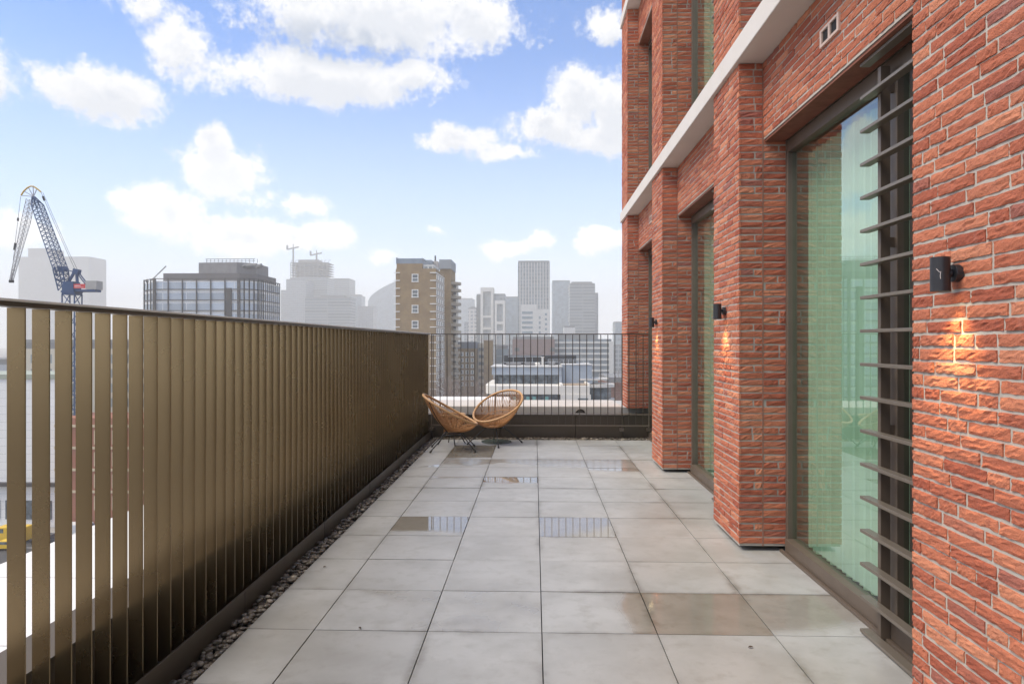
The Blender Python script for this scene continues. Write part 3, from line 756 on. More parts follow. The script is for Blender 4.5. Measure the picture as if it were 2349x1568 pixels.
# right hand cluster
W1 = fa('white_grid_facade', (.62, .60, .57), (.25, .27, .28), 4.4, 4.2, .38)
BIG = fa('vertical_fin_facade', (.46, .45, .43), (.09, .115, .135), 2.9, 3.6, .42, frame_h=.12, var=.5)
tower('office_tower', 'very faint rounded tower just right of the brown brick tower', -154, -121, 1396, 30, 86, T4, [('rounded_top', [(-12, 12, 2, 26, 116, 119.5)])])
tower('office_block', 'small pale block with a framed upper window left of the white framed tower', -76, -65, 798, 20, 39.5, W1, [('plant_room', [(-3, 2, 3, 9, 69.5, 72)])])
tower('office_block', 'short grey block at the left edge of the right cluster', -85.5, -81, 848, 20, 24.4, T2)
tower('office_block', 'dark narrow block left of the white framed tower', -66.5, -60, 798, 25, 55, fa('dark_glass_facade', (.08, .09, .10), (.06, .08, .09), 3, 3.6, .2))
def framed(x0, x1, y, zt, mid, label):
    r = thing('framed_tower', label, 'building', (0, 0, GZ)); dpt = 20
    wm = mat('white_frame', (.66, .64, .60), .8, var=.2, vscale=.2); m = MB(); wd = (x1 - x0)
    m.box(x0, x0 + wd * .2, y, y + dpt, GZ, zt); m.box(x1 - wd * .2, x1, y, y + dpt, GZ, zt); m.box(x0 + wd * .2, x1 - wd * .2, y, y + dpt, zt - wd * .32, zt)
    for zz in (mid, mid - wd * .9): m.box(x0 + wd * .2, x1 - wd * .2, y, y + dpt, zz - 2.5, zz)
    m.build('frame', wm, r)
    MB().box(x0 + wd * .2 + .1, x1 - wd * .2 - .1, y + 2.5, y + dpt - 1, GZ, zt - wd * .32 - .1).build('glazing', fa('framed_glass', (.35, .36, .36), (.22, .25, .26), 2.6, 3.6, .3), r)
framed(-58, -44, 748, 60, 30, 'tall white framed tower left of the big finned tower')
tower('office_block', 'grey glazed rear wing joined to the white framed tower', -44, -31.5, 750, 22, 52, T2)
framed(-39.8, -29.7, 699, 43, 22, 'smaller white framed tower in front of the tall white one')
tower('office_block', 'plain blue grey block left of the big finned tower', -39.3, -20, 899, 30, 58.6, T4)
r = tower('office_tower', 'tallest grey tower with close vertical fins in the right cluster', -16.6, 15.4, 700, 36, 81, BIG, [('crown', [(-15.5, 15.5, .5, 35, 111.4, 113)])])
tower('office_tower', 'pale blue tower tucked behind the right side of the finned tower', 25.6, 51, 1001, 40, 88.4, T4)
tower('office_tower', 'grey banded tower at the right of the cluster', 43, 73.8, 852, 36, 71.6, T3, [('crown', [(-13, 12, 2, 30, 101.6, 105)])])
tower('office_block', 'slim lower tower attached right of the grey banded tower', 73.9, 79.4, 872, 20, 61.3, T2)
r = thing('white_office', 'white stepped office building with strip windows in front of the finned tower', 'building', (0, 480, GZ))
wm = mat('white_panel', (.62, .61, .58), .7, var=.15, vscale=.2)
MB().box(-9.3, 1.5, 480, 500, GZ, 27.3).build('wing', wm, r); MB().box(1.52, 10.2, 480, 500, GZ, 24).build('wing', wm, r)
for i in range(9):
    z = 22.5 - i * 3.4; MB().box(-8.6, -1.2, 479.9, 480.3, z - 1.7, z).build('window_strip', T4, r)
    if i < 7: MB().box(3.0, 4.2, 479.9, 480.3, z - 5.2, z - 3.4).build('window', T4, r); MB().box(7.2, 8.6, 479.9, 480.3, z - 2.7, z - 1.2).build('window', T4, r)
tower('office_block', 'pale roof block below the banded tower', 25.5, 35, 601, 15, 13.9, mat('pale_block', (.55, .54, .52), .8))
tower('office_block', 'faint slim tower beside the brick pier edge', 92.5, 104, 804, 25, 23.5, T4)
tower('office_block', 'long low grey block behind the white banded building', -40, 90, 560, 30, -2, T2)
# purple brick warehouse and white banded block
r = tower('warehouse', 'dull purple brick block with dark end bays below the finned tower', -12, 11, 380, 20, 3.0, mat('purple_brick', (.22, .15, .14), .9, var=.4, vscale=.6))
for x in (-10.8, 8.6):
    for i in range(4): MB().box(x, x + 2.6, 379.9, 380.4, -3.6 - i * 4, -1.6 - i * 4).build('window', fa('dark_glass_facade', (), (), 1, 1), r)
r = thing('banded_building', 'long grey office building with white horizontal bands beside the brick pier', 'building', (27, 400, GZ))
MB().box(11.5, 44, 400, 425, GZ, 3.2).build('glazing', fa('banded_glass', (.20, .22, .23), (.13, .16, .18), 3.5, 8, .1), r)
for i in range(6): MB().box(11.3, 44.3, 399.6, 400.0, 1.6 - i * 3.2 - .9, 1.6 - i * 3.2 + .2).build('white_band', wm, r)
MB().box(42.6, 45, 399.3, 425, GZ, 1.9).build('end_wall', wm, r); MB().box(14, 36, 404, 420, 3.21, 6).build('plant_room', GREY_F, r)

# ------------------------------------------------------------------ glass office with a plant roof (left of centre)
r = thing('office_building', 'wide grey glass office building with a rounded corner and roof plant', 'building', (-118, 256, GZ))
plan = [(-149.6, 266), (-149.0, 262), (-141.5, 255.4), (-109.4, 255.4)] + [(-109.4 + 6 * math.sin(q), 261.4 - 6 * math.cos(q)) for q in (.3, .6, .9, 1.2)] + [(-103.3, 263), (-103.3, 280), (-149, 285)]
MB().prism(plan, GZ, 24.2).build('glazing', fa('office_glazing', (.80, .80, .79), (.30, .345, .40), 9, 3.95, .02, grough=.12, var=.5, frame_h=.3), r)
dk = mat('dark_mullion', (.05, .046, .048), .6, .2); m = MB()
def seg(a, b, n):
    for i in range(n + 1):
        x = a[0] + (b[0] - a[0]) * i / n; y = a[1] + (b[1] - a[1]) * i / n; m.box(x - .15, x + .15, y - .5, y - .06, GZ, 25.2)
    for f in range(14):
        z = 25.0 - f * 3.95; d = Vector((b[0] - a[0], b[1] - a[1], 0)).normalized(); m.beam((a[0], a[1] - .30, z), (b[0], b[1] - .30, z), .3, .3)
for p_, q_, n_ in zip(plan[:8], plan[1:9], (2, 3, 6, 1, 1, 1, 1, 3)): seg(p_, q_, n_)
seg(plan[8], plan[9], 8)
for x in (-141.3, -109.5): m.box(x - .5, x + .5, 254.7, 255.3, GZ, 25.2)
m.box(-114.4, -112.2, 254.8, 255.35, GZ, 21.5)
m.build('mullions', dk, r)
m = MB(); m.prism([(-139, 257), (-110, 257), (-105, 262), (-104.5, 279), (-140, 280)], 24.25, 27.2); m.build('roof_storey', mat('office_roof', (.13, .12, .12), .7, var=.3, vscale=.5), r)
m = MB(); m.prism([(-127, 260), (-112, 259), (-106.5, 263), (-106.5, 276), (-127, 276)], 27.25, 31.5); m.build('plant_room', mat('plant_grey', (.24, .23, .23), .8, var=.4, vscale=.6), r)
m = MB()
for i in range(14): x = -124.6 + i * 1.5; m.beam((x, 261.5, 31.5), (x, 261.5, 33.0), .14)
m.beam((-125, 261.5, 33.0), (-106, 261.5, 33.0), .2); m.beam((-125, 261.5, 32.2), (-106, 261.5, 32.2), .15); m.beam((-146, 261.5, 25), (-138.5, 258, 30), .3)
for i in range(5): m.tube([(-113 + i * 2.0, 260.6, 29.6 + .3 * i % 1), (-111 + i * 2.0, 260.6, 30.6)], .7, 8)
m.build('roof_railing', GREY_F, r)

# ------------------------------------------------------------------ brown brick residential tower
BRN = bpy.data.materials.new('brown_brick'); BRN.use_nodes = True; N = NT(BRN.node_tree); b = BRN.node_tree.nodes['Principled BSDF']
co = N.n('ShaderNodeTexCoord').outputs['Object']; n1 = N.noise(co, .35, 6, .65); n2 = N.noise(co, 4, 4, .7)
c = N.mix(N.ramp(n1, .35, .65), (.30, .205, .10), (.23, .15, .075)); c = N.mix(N.ramp(n2, .45, .75, 0, .5), c, (.36, .265, .15))
N.link(c, b.inputs['Base Color']); b.inputs['Roughness'].default_value = .9
r = thing('apartment_tower', 'brown brick apartment tower with white windows and rounded balconies', 'building', (-42, 249, GZ))
WHT = mat('white_upvc', (.78, .77, .74), .5); DKW = mat('dark_window', (.05, .06, .07), .15, var=.6, vscale=1.5, col2=(.25, .3, .33))
MB().box(-49.5, -35.3, 249, 272, GZ, 27.8).build('wall', BRN, r)
MB().box(-49.5, -40.2, 249, 262, 27.81, 29.6).build('upper_wall', BRN, r)
MB().box(-50.4, -49.52, 252, 270, GZ, 28).build('wall', BRN, r)
m = MB(); m.box(-49.7, -49.3, 249, 262, 29.6, 31.8); m.box(-49.29, -40.4, 249.2, 249.5, 29.65, 31.5); m.beam((-40.4, 249.2, 31.4), (-36.0, 262, 28.8), .5, .5); m.box(-44, -38, 256, 268, 29.7, 31.7)
m.build('roof_screen', mat('blue_grey_roof', (.24, .28, .33), .5, .3, var=.3, vscale=.6), r)
m = MB(); m.prism([(-40.1, 249.6), (-36, 249.6), (-36, 262), (-40.1, 262)], 27.85, 29.3); m.build('glazed_dormer', fa('dormer_glass', (.6, .6, .58), (.12, .14, .15), 1.6, 2.2, .3), r)
MB().box(-38.5, -36.5, 262, 266, 27.9, 32).build('chimney_stack', mat('pale_render', (.5, .46, .42), .85), r)
MB().box(-37.8, -37.3, 263, 263.5, 32.01, 34.2).build('flue', BLACK, r)
FH = 2.78
for i in range(17):                                           # stair windows, every other storey
    if i % 2 == 0:
        z = 25.6 - i * FH
        f = MB(); f.box(-44.0, -43.72, 248.86, 249.1, z - 2.3, z + .3); f.box(-41.9, -41.62, 248.86, 249.1, z - 2.3, z + .3); f.box(-43.72, -41.9, 248.86, 249.1, z + .02, z + .3); f.box(-44.1, -41.52, 248.80, 249.1, z - 2.6, z - 2.3); f.box(-43.72, -41.9, 248.9, 249.1, z - 1.3, z - 1.1)
        fo = f.build('window', WHT, r); MB().box(-43.72, -41.9, 248.98, 249.05, z - 2.3, z + .02).build('pane', DKW, fo)
    z = 26.3 - i * FH
    MB().box(-50.6, -48.3, 248.7, 249.0, z - .12, z + .18).build('string_course', WHT, r)
    q = MB(); q.box(-37.4, -35.1, 248.7, 249.0, z - .12, z + .18); q.box(-35.3, -35.08, 249.0, 272, z - .12, z + .18); q.build('string_course', WHT, r)
    for yy in (249.8, 255.4, 261.0, 266.6):
        fo = MB().box(-35.3, -35.12, yy, yy + 4.2, z - 2.25, z - .4).build('window', WHT, r)
        d = MB(); d.box(-35.121, -35.09, yy + 1.5, yy + 2.7, z - 2.1, z - .55); d.build('pane', DKW, fo)
MB().box(-37.6, -33.2, 276, 292, GZ, 30.5).build('wing', BRN, r)
MB().box(-37.8, -33.0, 275.5, 292, 30.51, 34.2).build('lift_housing', mat('lift_grey', (.30, .32, .34), .7, var=.2), r)
MB().box(-33.15, -31.9, 284, 292, GZ, 25).build('white_bay', fa('bay_panels', (.62, .58, .50), (.10, .11, .12), 2.4, FH, .5), r)
for i in range(18):
    z = 24.6 - i * FH; q = MB(); pts = [(-33.2, 278)] + [(-33.2 + 3.6 * math.sin(a), 281.5 - 3.5 * math.cos(a)) for a in [math.pi * j / 8 for j in range(9)]] + [(-33.2, 285)]
    q.prism(pts, z - .1, z + .95); q.build('balcony', mat('balcony_concrete', (.42, .36, .28), .85, var=.3, vscale=.8), r)

# ------------------------------------------------------------------ brick blocks behind the railing
r = thing('brick_flats', 'brown brick flats with white windows and slate roof right of the apartment tower', 'building', (-28, 290, GZ))
MB().box(-33.5, -24.6, 290, 305, GZ, -1.2).build('wall', BRN, r); MB().box(-33.8, -24.3, 289.7, 305, -1.19, 1.6).build('roof', mat('slate', (.17, .19, .22), .7, var=.3, vscale=.6), r)
for i in range(6):
    for j in range(4):
        x = -33 + j * 2.15; z = -3.4 - i * 2.5; fo = MB().box(x, x + 1.3, 289.9, 290.1, z - 1.0, z + .7).build('window', WHT, r)
        MB().box(x + .45, x + .85, 289.86, 289.9, z - .8, z + .5).build('pane', DKW, fo)
r = thing('chimney_slab', 'tall brown windowless brick slab between the flats and the white offices', 'building', (-20, 280, GZ))
MB().box(-20.4, -16.9, 280, 286, GZ, 2.1).build('wall', BRN, r); MB().box(-20.6, -16.7, 279.8, 286.2, 2.11, 2.6).build('coping', mat('pale_render', (.5, .46, .42), .85), r)
r = thing('pale_flats', 'pale rendered flats with balconies left of the brown slab', 'building', (-23, 300, GZ))
MB().box(-24.2, -20.5, 298, 312, GZ, 1.0).build('wall', mat('cream_render', (.46, .41, .34), .85, var=.4, vscale=.6), r)
for i in range(7): MB().box(-23.8, -21.6, 297.85, 298.05, -2.4 - i * 3.0, -1.0 - i * 3.0).build('window', DKW, r)
tower('glass_block', 'dark blue glazed block behind the brown slab', -16.4, -11.5, 300, 15, -1.5, T4)
tower('brick_flats', 'dark brick low block seen at far right beside the brick pier', 19.5, 60, 190, 25, -9.5, mat('dull_red_brick', (.20, .10, .08), .9, var=.5, vscale=.5))
tower('terrace_houses', 'low brick row with a pale parapet in front of the banded building', 30, 80, 230, 12, -10.5, mat('dull_brown_brick', (.24, .17, .13), .9, var=.5, vscale=.5))

# ------------------------------------------------------------------ white modern office in front
r = thing('white_modern_building', 'white modern office with blue grey metal top storey and black plant box', 'building', (0, 112, GZ))
WR = mat('white_render', (.70, .66, .60), .75, var=.2, vscale=.5, col2=(.6, .55, .49)); MET = mat('blue_grey_metal', (.36, .405, .46), .45, .25, var=.25, vscale=.6)
curve = [(-7.3, 106.2), (-7.6, 109), (-7.4, 122), (8.3, 122), (8.3, 105.0), (-5.5, 105.0), (-6.7, 105.3)]
MB().prism(curve, -6.35, -5.1).build('white_band', WR, r)
MB().prism([(x * .985, (y - 113) * .985 + 113.1) for x, y in curve], -8.2, -6.36).build('window_strip', DKW, r)
for i in range(9):
    x = -6.0 + i * .95
    if i % 3 != 1: MB().box(x, x + .5, 105.02, 105.12, -7.9, -6.7).build('window_blind', mat('teal_blind', (.16, .34, .32), .6), r)  # plain teal blinds along the window strip
MB().prism([(x * 1.0, y) for x, y in curve], -10.2, -8.22).build('white_band', WR, r)
MB().prism([(x * .98, y + .2) for x, y in curve], GZ, -10.21).build('lower_walls', fa('lower_office', (.5, .47, .42), (.06, .08, .09), 2.4, 3.3, .3), r)
MB().box(3.9, 8.45, 104.8, 105.0, -8.2, -6.36).build('end_wall', WR, r)
fo = MB().box(6.5, 8.0, 104.6, 104.8, -8.1, -6.9).build('window', DKW, r)
MB().box(-6.3, 3.75, 110.2, 120, -5.09, -3.68).build('top_glazing', DKW, r)
m = MB()
for x in (-5.9, -3.9, -1.9, .1, 2.0): m.box(x, x + .12, 110.0, 110.19, -5.08, -3.7)
m.build('mullions', BLACK, r)
MB().box(-6.7, 4.3, 109.8, 120.3, -3.67, -2.45).build('metal_fascia', MET, r, bevel=.05)
MB().box(3.76, 4.3, 109.9, 120.2, -5.09, -3.68).build('metal_return', MET, r)
MB().box(4.4, 9.1, 111, 120, -5.05, -2.15).build('metal_box', MET, r)
MB().box(-6.9, 4.4, 109.6, 120.5, -2.44, -2.30).build('roof_deck', mat('pale_roof', (.55, .54, .52), .8, var=.4, vscale=.6), r)
MB().box(4.3, 9.2, 110.9, 120.1, -2.14, -2.04).build('roof_deck', mat('pale_roof', (.5, .5, .5), .8), r)
BLK = mat('black_cladding', (.035, .036, .042), .6, var=.3, vscale=1.2)
MB().box(-5.1, 7.0, 117, 120.4, -2.28, -.75).build('plant_box', BLK, r)
m = MB(); m.box(-4.4, 1.2, 116.8, 116.98, -.98, -.86)
for x in (-3.6, -1.5, -.4): m.box(x, x + .08, 116.8, 116.98, -2.2, -1.1)
m.build('duct', mat('galvanised', (.5, .52, .53), .4, .6), r)
m = MB(); m.beam((-5.2, 112, -1.75), (4.2, 112, -1.75), .07); m.beam((2.2, 113, -1.3), (8.8, 113, -1.3), .08); m.beam((2.2, 113, -1.6), (8.8, 113, -1.6), .06)
for i in range(9): m.beam((-5.2 + i * 1.15, 112, -2.29), (-5.2 + i * 1.15, 112, -1.75), .06); m.beam((2.2 + i * .82, 113, -2.03 if i > 2 else -2.29), (2.2 + i * .82, 113, -1.3), .06)
m.build('roof_railing', mat('galvanised', (.5, .52, .53), .4, .6), r)
m = MB(); m.lathe([(.55, 0), (.5, .3), (.25, .5), (.0001, .55)], (.45, 114, -2.29), 12); m.build('roof_dome', WR, r)
m = MB(); m.box(1.15, 1.5, 114, 114.4, -2.29, -1.05); m.box(1.05, 1.6, 113.9, 114.5, -1.04, -.9); m.build('vent_stack', WR, r)
for a in ((-4.6, -2.2, 113.5, 115, -2.29, -1.9), (-1.6, .0, 113.5, 115, -2.29, -1.85), (2.4, 3.4, 114, 115, -2.29, -1.7)): MB().box(*a).build('roof_unit', mat('plant_grey', (.24, .23, .23), .8), r)
# curved white terraces stepping down to the right
for i, (zt, rr, xx) in enumerate(((-4.3, 2.4, 9.6), (-5.2, 3.0, 10.0), (-7.6, 3.1, 9.9))):
    m = MB(); pts = [(xx - 2.5, 110.5)] + [(xx + rr * math.sin(a), 113.5 - rr * math.cos(a)) for a in [math.pi * j / 14 for j in range(15)]] + [(xx - 2.5, 116.5)]
    m.prism(pts, zt - (.25 if i == 0 else .5), zt); m.build('curved_slab', WR, r)
m = MB(); m.prism([(8.5, 111), (11.5, 111), (12.4, 113.5), (11, 116), (8.5, 116)], -7.58, -5.75); m.build('curved_glazing', DKW, r)
m = MB(); m.prism([(8.5, 111.3), (11, 111.3), (11.8, 113.5), (11, 116), (8.5, 116)], -12, -8.12); m.build('curved_wall', WR, r)
m = MB(); m.box(4.4, 8.6, 106.2, 110.5, -5.08, -4.98); m.build('terrace_deck', mat('timber_deck', (.34, .26, .19), .8), r)
m = MB(); m.box(3.9, 4.3, 105.4, 110.2, -5.08, -4.85); m.beam((8.25, 105.4, -4.95), (8.0, 111, -4.9), .3, .4); m.build('terrace_kerb', WR, r)

# ------------------------------------------------------------------ bare winter trees among the buildings
def bare_tree(x, y, h, seed, label):
    rg = random.Random(seed); r = thing('bare_tree', label, 'tree', (x, y, GZ), 'leafless trees between the buildings')
    tm = mat('bare_bark', (.13, .095, .075), .95, var=.4, vscale=1.0); wmm = mat('bare_twigs', (.19, .135, .11), .95, var=.5, vscale=.4)
    m = MB(); m.tube([(0, 0, 0), (rg.uniform(-.2, .2), 0, h * .25), (rg.uniform(-.5, .5), .2, h * .55)], .38, 8, r1=.2); o = m.build('trunk', tm, r); o.location = (0, 0, 0)
    tw = MB()
    def br(p, d, L, rad, dep):
        q = p + d * L; tw.tube([p, p + d * L * .5 + Vector((rg.uniform(-.1, .1) * L, rg.uniform(-.1, .1) * L, 0)), q], rad, 4 if dep > 1 else 3, r1=rad * .5)
        if dep == 0: return
        for _ in range(4 if dep > 1 else 5):
            nd = (d + Vector((rg.gauss(0, .55), rg.gauss(0, .55), rg.gauss(.1, .35)))).normalized(); br(p + d * L * rg.uniform(.45, 1), nd, L * rg.uniform(.5, .72), rad * .5, dep - 1)
    for _ in range(5):
        a = rg.uniform(0, 6.28); br(Vector((0, 0, h * rg.uniform(.25, .5))), Vector((math.cos(a) * .6, math.sin(a) * .6, .9)).normalized(), h * .3, .13, 3)
    o = tw.build('crown', wmm, r); o.location = (0, 0, 0)
TR = [(-22, 200, 21), (-17, 215, 19), (-26, 225, 20), (-13, 196, 18), (-30, 205, 18), (-19, 178, 19), (-10.5, 175, 17), (13.5, 165, 19), (17, 172, 18), (21, 160, 20), (25, 180, 18), (-24, 170, 17)]
TL = ['bare tree just right of the apartment tower base', 'bare tree before the brown windowless slab', 'bare tree at the foot of the brick flats', 'bare tree left of the white modern office', 'bare tree nearest the rounded balconies', 'bare tree low between flats and white office', 'bare tree touching the left of the white office', 'bare tree right of the curved white terraces', 'taller bare tree behind the curved terraces', 'bare tree left of the brick pier', 'bare tree half hidden by the brick pier', 'low bare tree below the apartment tower']
for (x, y, h), lb, i in zip(TR, TL, range(99)): bare_tree(x, y, h * 1.3, 40 + i, lb)

# ------------------------------------------------------------------ luffing crane on the left
r = thing('tower_crane', 'blue luffing crane with yellow head and red sign above the left handrail', 'crane', (-79.5, 117.5, GZ))
BLU = mat('crane_blue', (.022, .065, .17), .45, .2, var=.3, vscale=.6); YEL = mat('crane_yellow', (.55, .36, .05), .5); GRY = mat('crane_grey', (.30, .29, .30), .55, .3); RED = mat('crane_red', (.62, .04, .04), .5)
CB = Vector((-79.5, 117.5, 0))
ex = Vector((math.cos(.0322), math.sin(.0322), 0)); ey = Vector((-ex.y, ex.x, 0))
def cp(zx, zy, dpt=0.0):             # crane drawing units (about 13.5 mm each) to metres
    return CB + ex * ((zx - 918) * .01348) + ey * dpt + Vector((0, 0, 29.32 - zy * .01348))
def lattice(m, a, b, w0, w1, n, th, up=None):
    d = (b - a).normalized(); s_ = d.cross(ey).normalized(); C4 = []
    for i in range(n + 1):
        f = i / n; c_ = a + (b - a) * f; w_ = w0 + (w1 - w0) * f
        C4.append([c_ + s_ * w_ / 2 * p + ey * w_ / 2 * q for p, q in ((-1, -1), (1, -1), (1, 1), (-1, 1))])
    for k in range(4): m.beam(C4[0][k], C4[-1][k], th * 1.5)
    for i in range(n):
        for k in range(4):
            k2 = (k + 1) % 4; m.beam(C4[i][k], C4[i + 1][k2] if i % 2 else C4[i + 1][k2], th); m.beam(C4[i + 1][k], C4[i + 1][k2], th)
m = MB(); lattice(m, Vector((CB.x, CB.y, GZ)), cp(918, 1450), 2.1, 2.1, 16, .11); m.build('mast', BLU, r)
m = MB(); lattice(m, cp(820, 1400), cp(770, 1130), 1.3, 1.6, 4, .10); lattice(m, cp(770, 1130), cp(480, 330), 1.55, 1.3, 15, .07); lattice(m, cp(480, 330), cp(425, 215), 1.3, .35, 2, .10); m.build('boom', BLU, r)
m = MB(); lattice(m, cp(385, 245), cp(330, 520), .85, .95, 5, .045); lattice(m, cp(330, 520), cp(140, 1290), .95, .35, 14, .045); m.build('fly_jib', GRY, r)
m = MB(); m.tube([cp(265, 195), cp(300, 140), cp(345, 98), cp(390, 76), cp(425, 80), cp(470, 108), cp(520, 150)], .13, 6); m.build('head_quadrant', YEL, r)
m = MB()
for q in ((265, 195), (305, 140), (360, 95), (420, 80), (470, 108)): m.beam(cp(425, 210), cp(*q), .10)
m.build('head_spokes', GRY, r)
for q in ([cp(520, 150), cp(860, 930), cp(950, 1130)], [cp(520, 150, .5), cp(860, 930, .5), cp(960, 1130, .5)], [cp(262, 205), cp(228, 500), cp(185, 850), cp(140, 1270)]):
    MB().tube(q, .03, 4).build('rope', BLACK, r)
for p_, q_, th in ((cp(545, 205), cp(565, 260), .25), (cp(228, 480), cp(226, 520), .22), (cp(195, 800), cp(180, 890), .25)): MB().beam(p_, q_, th).build('rope_socket', BLACK, r)
MB().beam(cp(122, 1290), cp(165, 1290), .5, .45).build('jib_end', BLACK, r)
m = MB(); m.beam(cp(760, 1140), cp(835, 1130), 1.3, .8); m.beam(cp(690, 1105), cp(730, 1225), .25); m.beam(cp(700, 1250), cp(800, 1300), .2); m.build('winch', BLU, r)
m = MB(); m.beam(cp(840, 1390), cp(985, 1390), 2.2, 1.7); m.beam(cp(850, 1330), cp(975, 1330), 2.0, .9); m.beam(cp(830, 1425), cp(1000, 1425), 2.4, .35); m.beam(cp(1000, 1412), cp(1250, 1412), 1.8, .35); m.beam(cp(840, 1450), cp(996, 1450), 2.3, .35); m.build('slewing_deck', BLU, r)
m = MB(); m.beam(cp(860, 1320), cp(960, 1150), .35); m.beam(cp(985, 1320), cp(975, 1150), .35); m.beam(cp(945, 1160), cp(1010, 1175), 1.0, .9); m.beam(cp(840, 1140), cp(960, 1175), .15); m.beam(cp(1005, 1180), cp(1115, 1325), .16); m.beam(cp(985, 1190), cp(1090, 1330), .14); m.build('a_frame', BLU, r)
m = MB(); m.beam(cp(1132, 1342), cp(1268, 1342), 1.9, 1.45); m.build('counterweight', mat('crane_concrete', (.42, .41, .39), .85, var=.4, vscale=1.2), r)
sg = MB(); sg.beam(cp(982, 1357, -1.0), cp(1130, 1357, -1.0), .06, .75); so_ = sg.build('sign_panel', RED, r)
sg = MB(); sg.beam(cp(998, 1352, -1.045), cp(1075, 1352, -1.045), .01, .14); sg.beam(cp(998, 1372, -1.045), cp(1110, 1372, -1.045), .01, .07); sg.build('sign_lettering', mat('sign_pale', (.75, .55, .55), .6), so_)

# ------------------------------------------------------------------ below the balustrade: lower roof, street, vehicles
lr = thing('lower_roof', 'bright pale flat roof slabs below the left balustrade', 'roof', (-6, 15, -3.2))
m = MB(); y = -8.0
while y < 60:
    m.box(-11.35, -2.05, y, y + 3.07, -3.5, -3.2); y += 3.1
m.build('roof_slab', mat('pale_roof_slab', (.80, .76, .71), .7, var=.2, vscale=.7), lr)
MB().box(-11.2, -2.1, -8, 60, GZ, -3.51).build('wall', mat('lower_brick', (.34, .10, .055), .9), lr)
r = thing('clad_building', 'pale grey panelled building seen through the first fin gaps', 'building', (-96, 118, GZ))
PNL = fa('grey_panel_cladding', (.50, .50, .49), (.82, .81, .78), 9.0, 1.35, .015, grough=.6, var=.15, frame_h=.03)
MB().prism([(-112, 116), (-80.5, 116), (-90, 130), (-112, 130)], GZ, -4.8).build('wall', PNL, r); MB().prism([(-112.2, 115.8), (-80.3, 115.8), (-90, 130.2), (-112.2, 130.2)], -4.79, -4.0).build('roof', mat('clad_coping', (.34, .37, .30), .7), r)
MB().box(-112.3, -80.2, 115.0, 116.0, -22.9, -22.3).build('canopy', mat('dark_mullion', (.07, .07, .07), .6), r)
for i in range(7): MB().box(-102 + i * 3.0, -100 + i * 3.0, 115.85, 116.1, -28.6, -25.4).build('window', DKW, r)
r = thing('red_brick_building', 'red brick building with cream window surrounds seen through fin gaps', 'building', (-66, 113, GZ))
RB = mat('street_red_brick', (.36, .13, .08), .9, var=.6, vscale=1.2, col2=(.28, .15, .10))
MB().box(-79, -54, 112.6, 122, GZ, -11).build('wall', RB, r); CRM = mat('cream_stone', (.62, .52, .36), .8)
for i in range(4):
    MB().box(-79.1, -53.9, 112.4, 112.6, -12.5 - i * 3.6, -12.1 - i * 3.6).build('string_course', CRM, r)
    for j in range(8):
        fo = MB().box(-78.4 + j * 3.0, -77.2 + j * 3.0, 112.42, 112.6, -15.3 - i * 3.6, -13.0 - i * 3.6).build('window', CRM, r)
        MB().box(-78.25 + j * 3.0, -77.35 + j * 3.0, 112.4, 112.42, -15.1 - i * 3.6, -13.2 - i * 3.6).build('pane', DKW, fo)
tower('storage_building', 'pale grey shed with a blue band seen through the left gaps', -150, -112, 165, 20, -4, mat('shed_grey', (.42, .44, .47), .7, var=.4, vscale=.15, col2=(.22, .26, .30)))
tower('cream_building', 'cream low building beyond the red brick building', -116, -84, 150, 15, 0.0, fa('cream_facade', (.60, .55, .45), (.2, .22, .22), 3, 3.2, .4))
tower('distant_block', 'hazy grey block behind the cream building', -190, -125, 250, 25, 1.0, T2)
r = thing('site_hoarding', 'dark blue hoarding along the street below', 'hoarding', (-58, 100, GZ))
hb = MB(); hb.box(-67, -44, 99.8, 100.0, GZ + .03, GZ + 5); hb.build('panel', mat('navy_hoarding', (.06, .065, .11), .6, var=.5, vscale=.4), r)
for i in range(14): MB().box(-66.8 + i * 1.7, -66.6 + i * 1.7, 99.6, 99.79, GZ + .03, GZ + 4.9).build('post', GRY, r)

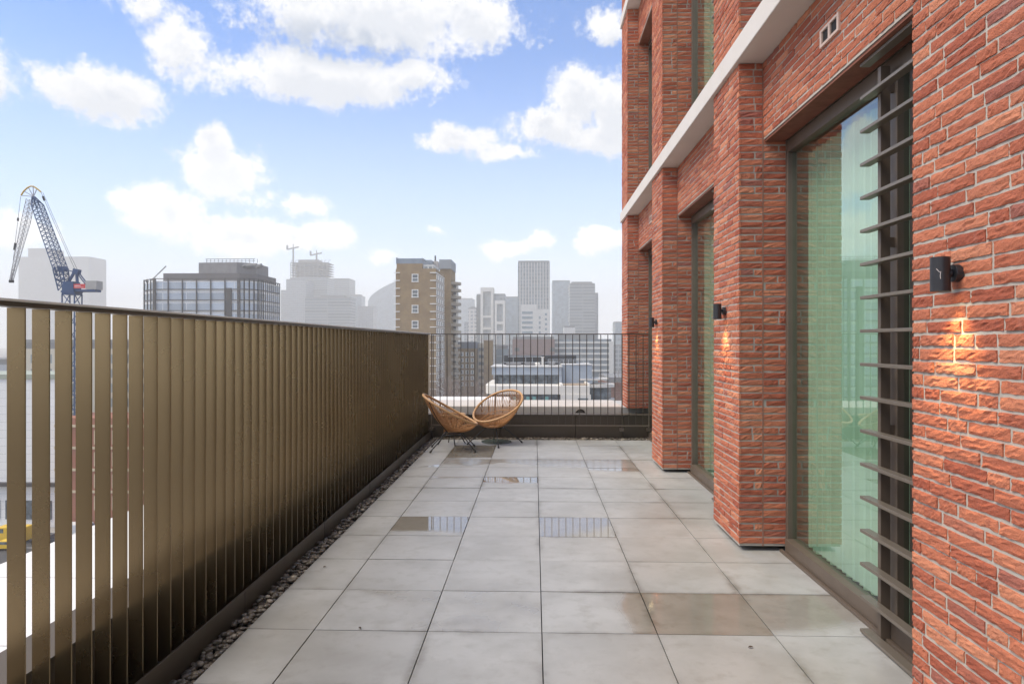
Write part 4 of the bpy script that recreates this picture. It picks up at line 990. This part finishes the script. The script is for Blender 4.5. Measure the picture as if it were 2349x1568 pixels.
def vehicle(x, y, rot, L, Wd, H, body, label, van, group='vehicles in the street below'):
    r = thing('van' if van else 'parked_car', label, 'van' if van else 'car', (0, 0, 0), group, True)
    prof = ([(0, .35), (0, H * .55), (L * .06, H * .6), (L * .2, H), (L * .98, H), (L, H * .9), (L, .35)] if van else
            [(0, .35), (0, H * .5), (L * .05, H * .58), (L * .26, H * .66), (L * .38, H), (L * .74, H), (L * .92, H * .68), (L, H * .62), (L, .35)])
    m = MB(); k = len(prof); m.v += [(p - L / 2, -Wd / 2, z) for p, z in prof] + [(p - L / 2, Wd / 2, z) for p, z in prof]
    m.f += [tuple(range(k)), tuple(2 * k - 1 - i for i in range(k))] + [(i, i + k, (i + 1) % k + k, (i + 1) % k) for i in range(k)]; m.m += [0] * (k + 2)
    m.build('body', body, r, bevel=.06)
    a, b2 = (.2, .42) if van else (.36, .76)
    for s_ in (-1, 1): MB().box(L * a - L / 2 + .1, L * b2 - L / 2 - .1, s_ * Wd / 2 - .01, s_ * Wd / 2 + .012, H * .66, H * .92).build('window', DKW, r)
    for px in (.18, .8):
        for s_ in (-1, 1):
            m = MB(); m.tube([(L * px - L / 2, s_ * (Wd / 2 - .12), .33), (L * px - L / 2, s_ * (Wd / 2 + .03), .33)], .33, 14); m.build('wheel', BLACK, r)
    r.location = (x, y, GZ + .02); r.rotation_euler = (0, 0, rot)
CY = mat('paint_yellow', (.75, .48, .02), .35); CW = mat('paint_white', (.75, .75, .74), .3); CK = mat('paint_dark', (.03, .033, .045), .25); CRd = mat('paint_red', (.45, .05, .05), .3)
vehicle(-82.5, 107.5, R(3), 5.6, 2.1, 2.5, CY, 'yellow van in the street below the first fin gap', True)
vehicle(-80.2, 103.5, R(2), 4.4, 1.8, 1.5, CY, 'small yellow car in front of the yellow van', False)
vehicle(-76.2, 106.5, R(-2), 4.4, 1.8, 1.5, CK, 'dark car parked beside the yellow vehicles', False)
vehicle(-74.2, 110.2, R(1), 5.2, 2.0, 2.3, CW, 'white van parked along the kerb of the red brick building', True)
vehicle(-69.5, 103.5, R(182), 4.4, 1.8, 1.5, CRd, 'red car in the street just left of the navy hoarding', False)

# ------------------------------------------------------------------ air: one even volume round the whole scene
hz = MB().box(-3450, 3450, -400, 3450, GZ - 2, 240).build('haze', (hm := bpy.data.materials.new('haze_air')))
hm.use_nodes = True; hm.node_tree.nodes.clear(); N = NT(hm.node_tree)
pv_ = N.n('ShaderNodeVolumePrincipled'); pv_.inputs['Color'].default_value = (1.0, .98, .93, 1); pv_.inputs['Density'].default_value = .0006; pv_.inputs['Anisotropy'].default_value = 0.0
N.link(pv_.outputs[0], N.n('ShaderNodeOutputMaterial').inputs['Volume'])
tag(hz, kind='stuff')
for o in bpy.data.objects:
    if '_local' in o: del o['_local']
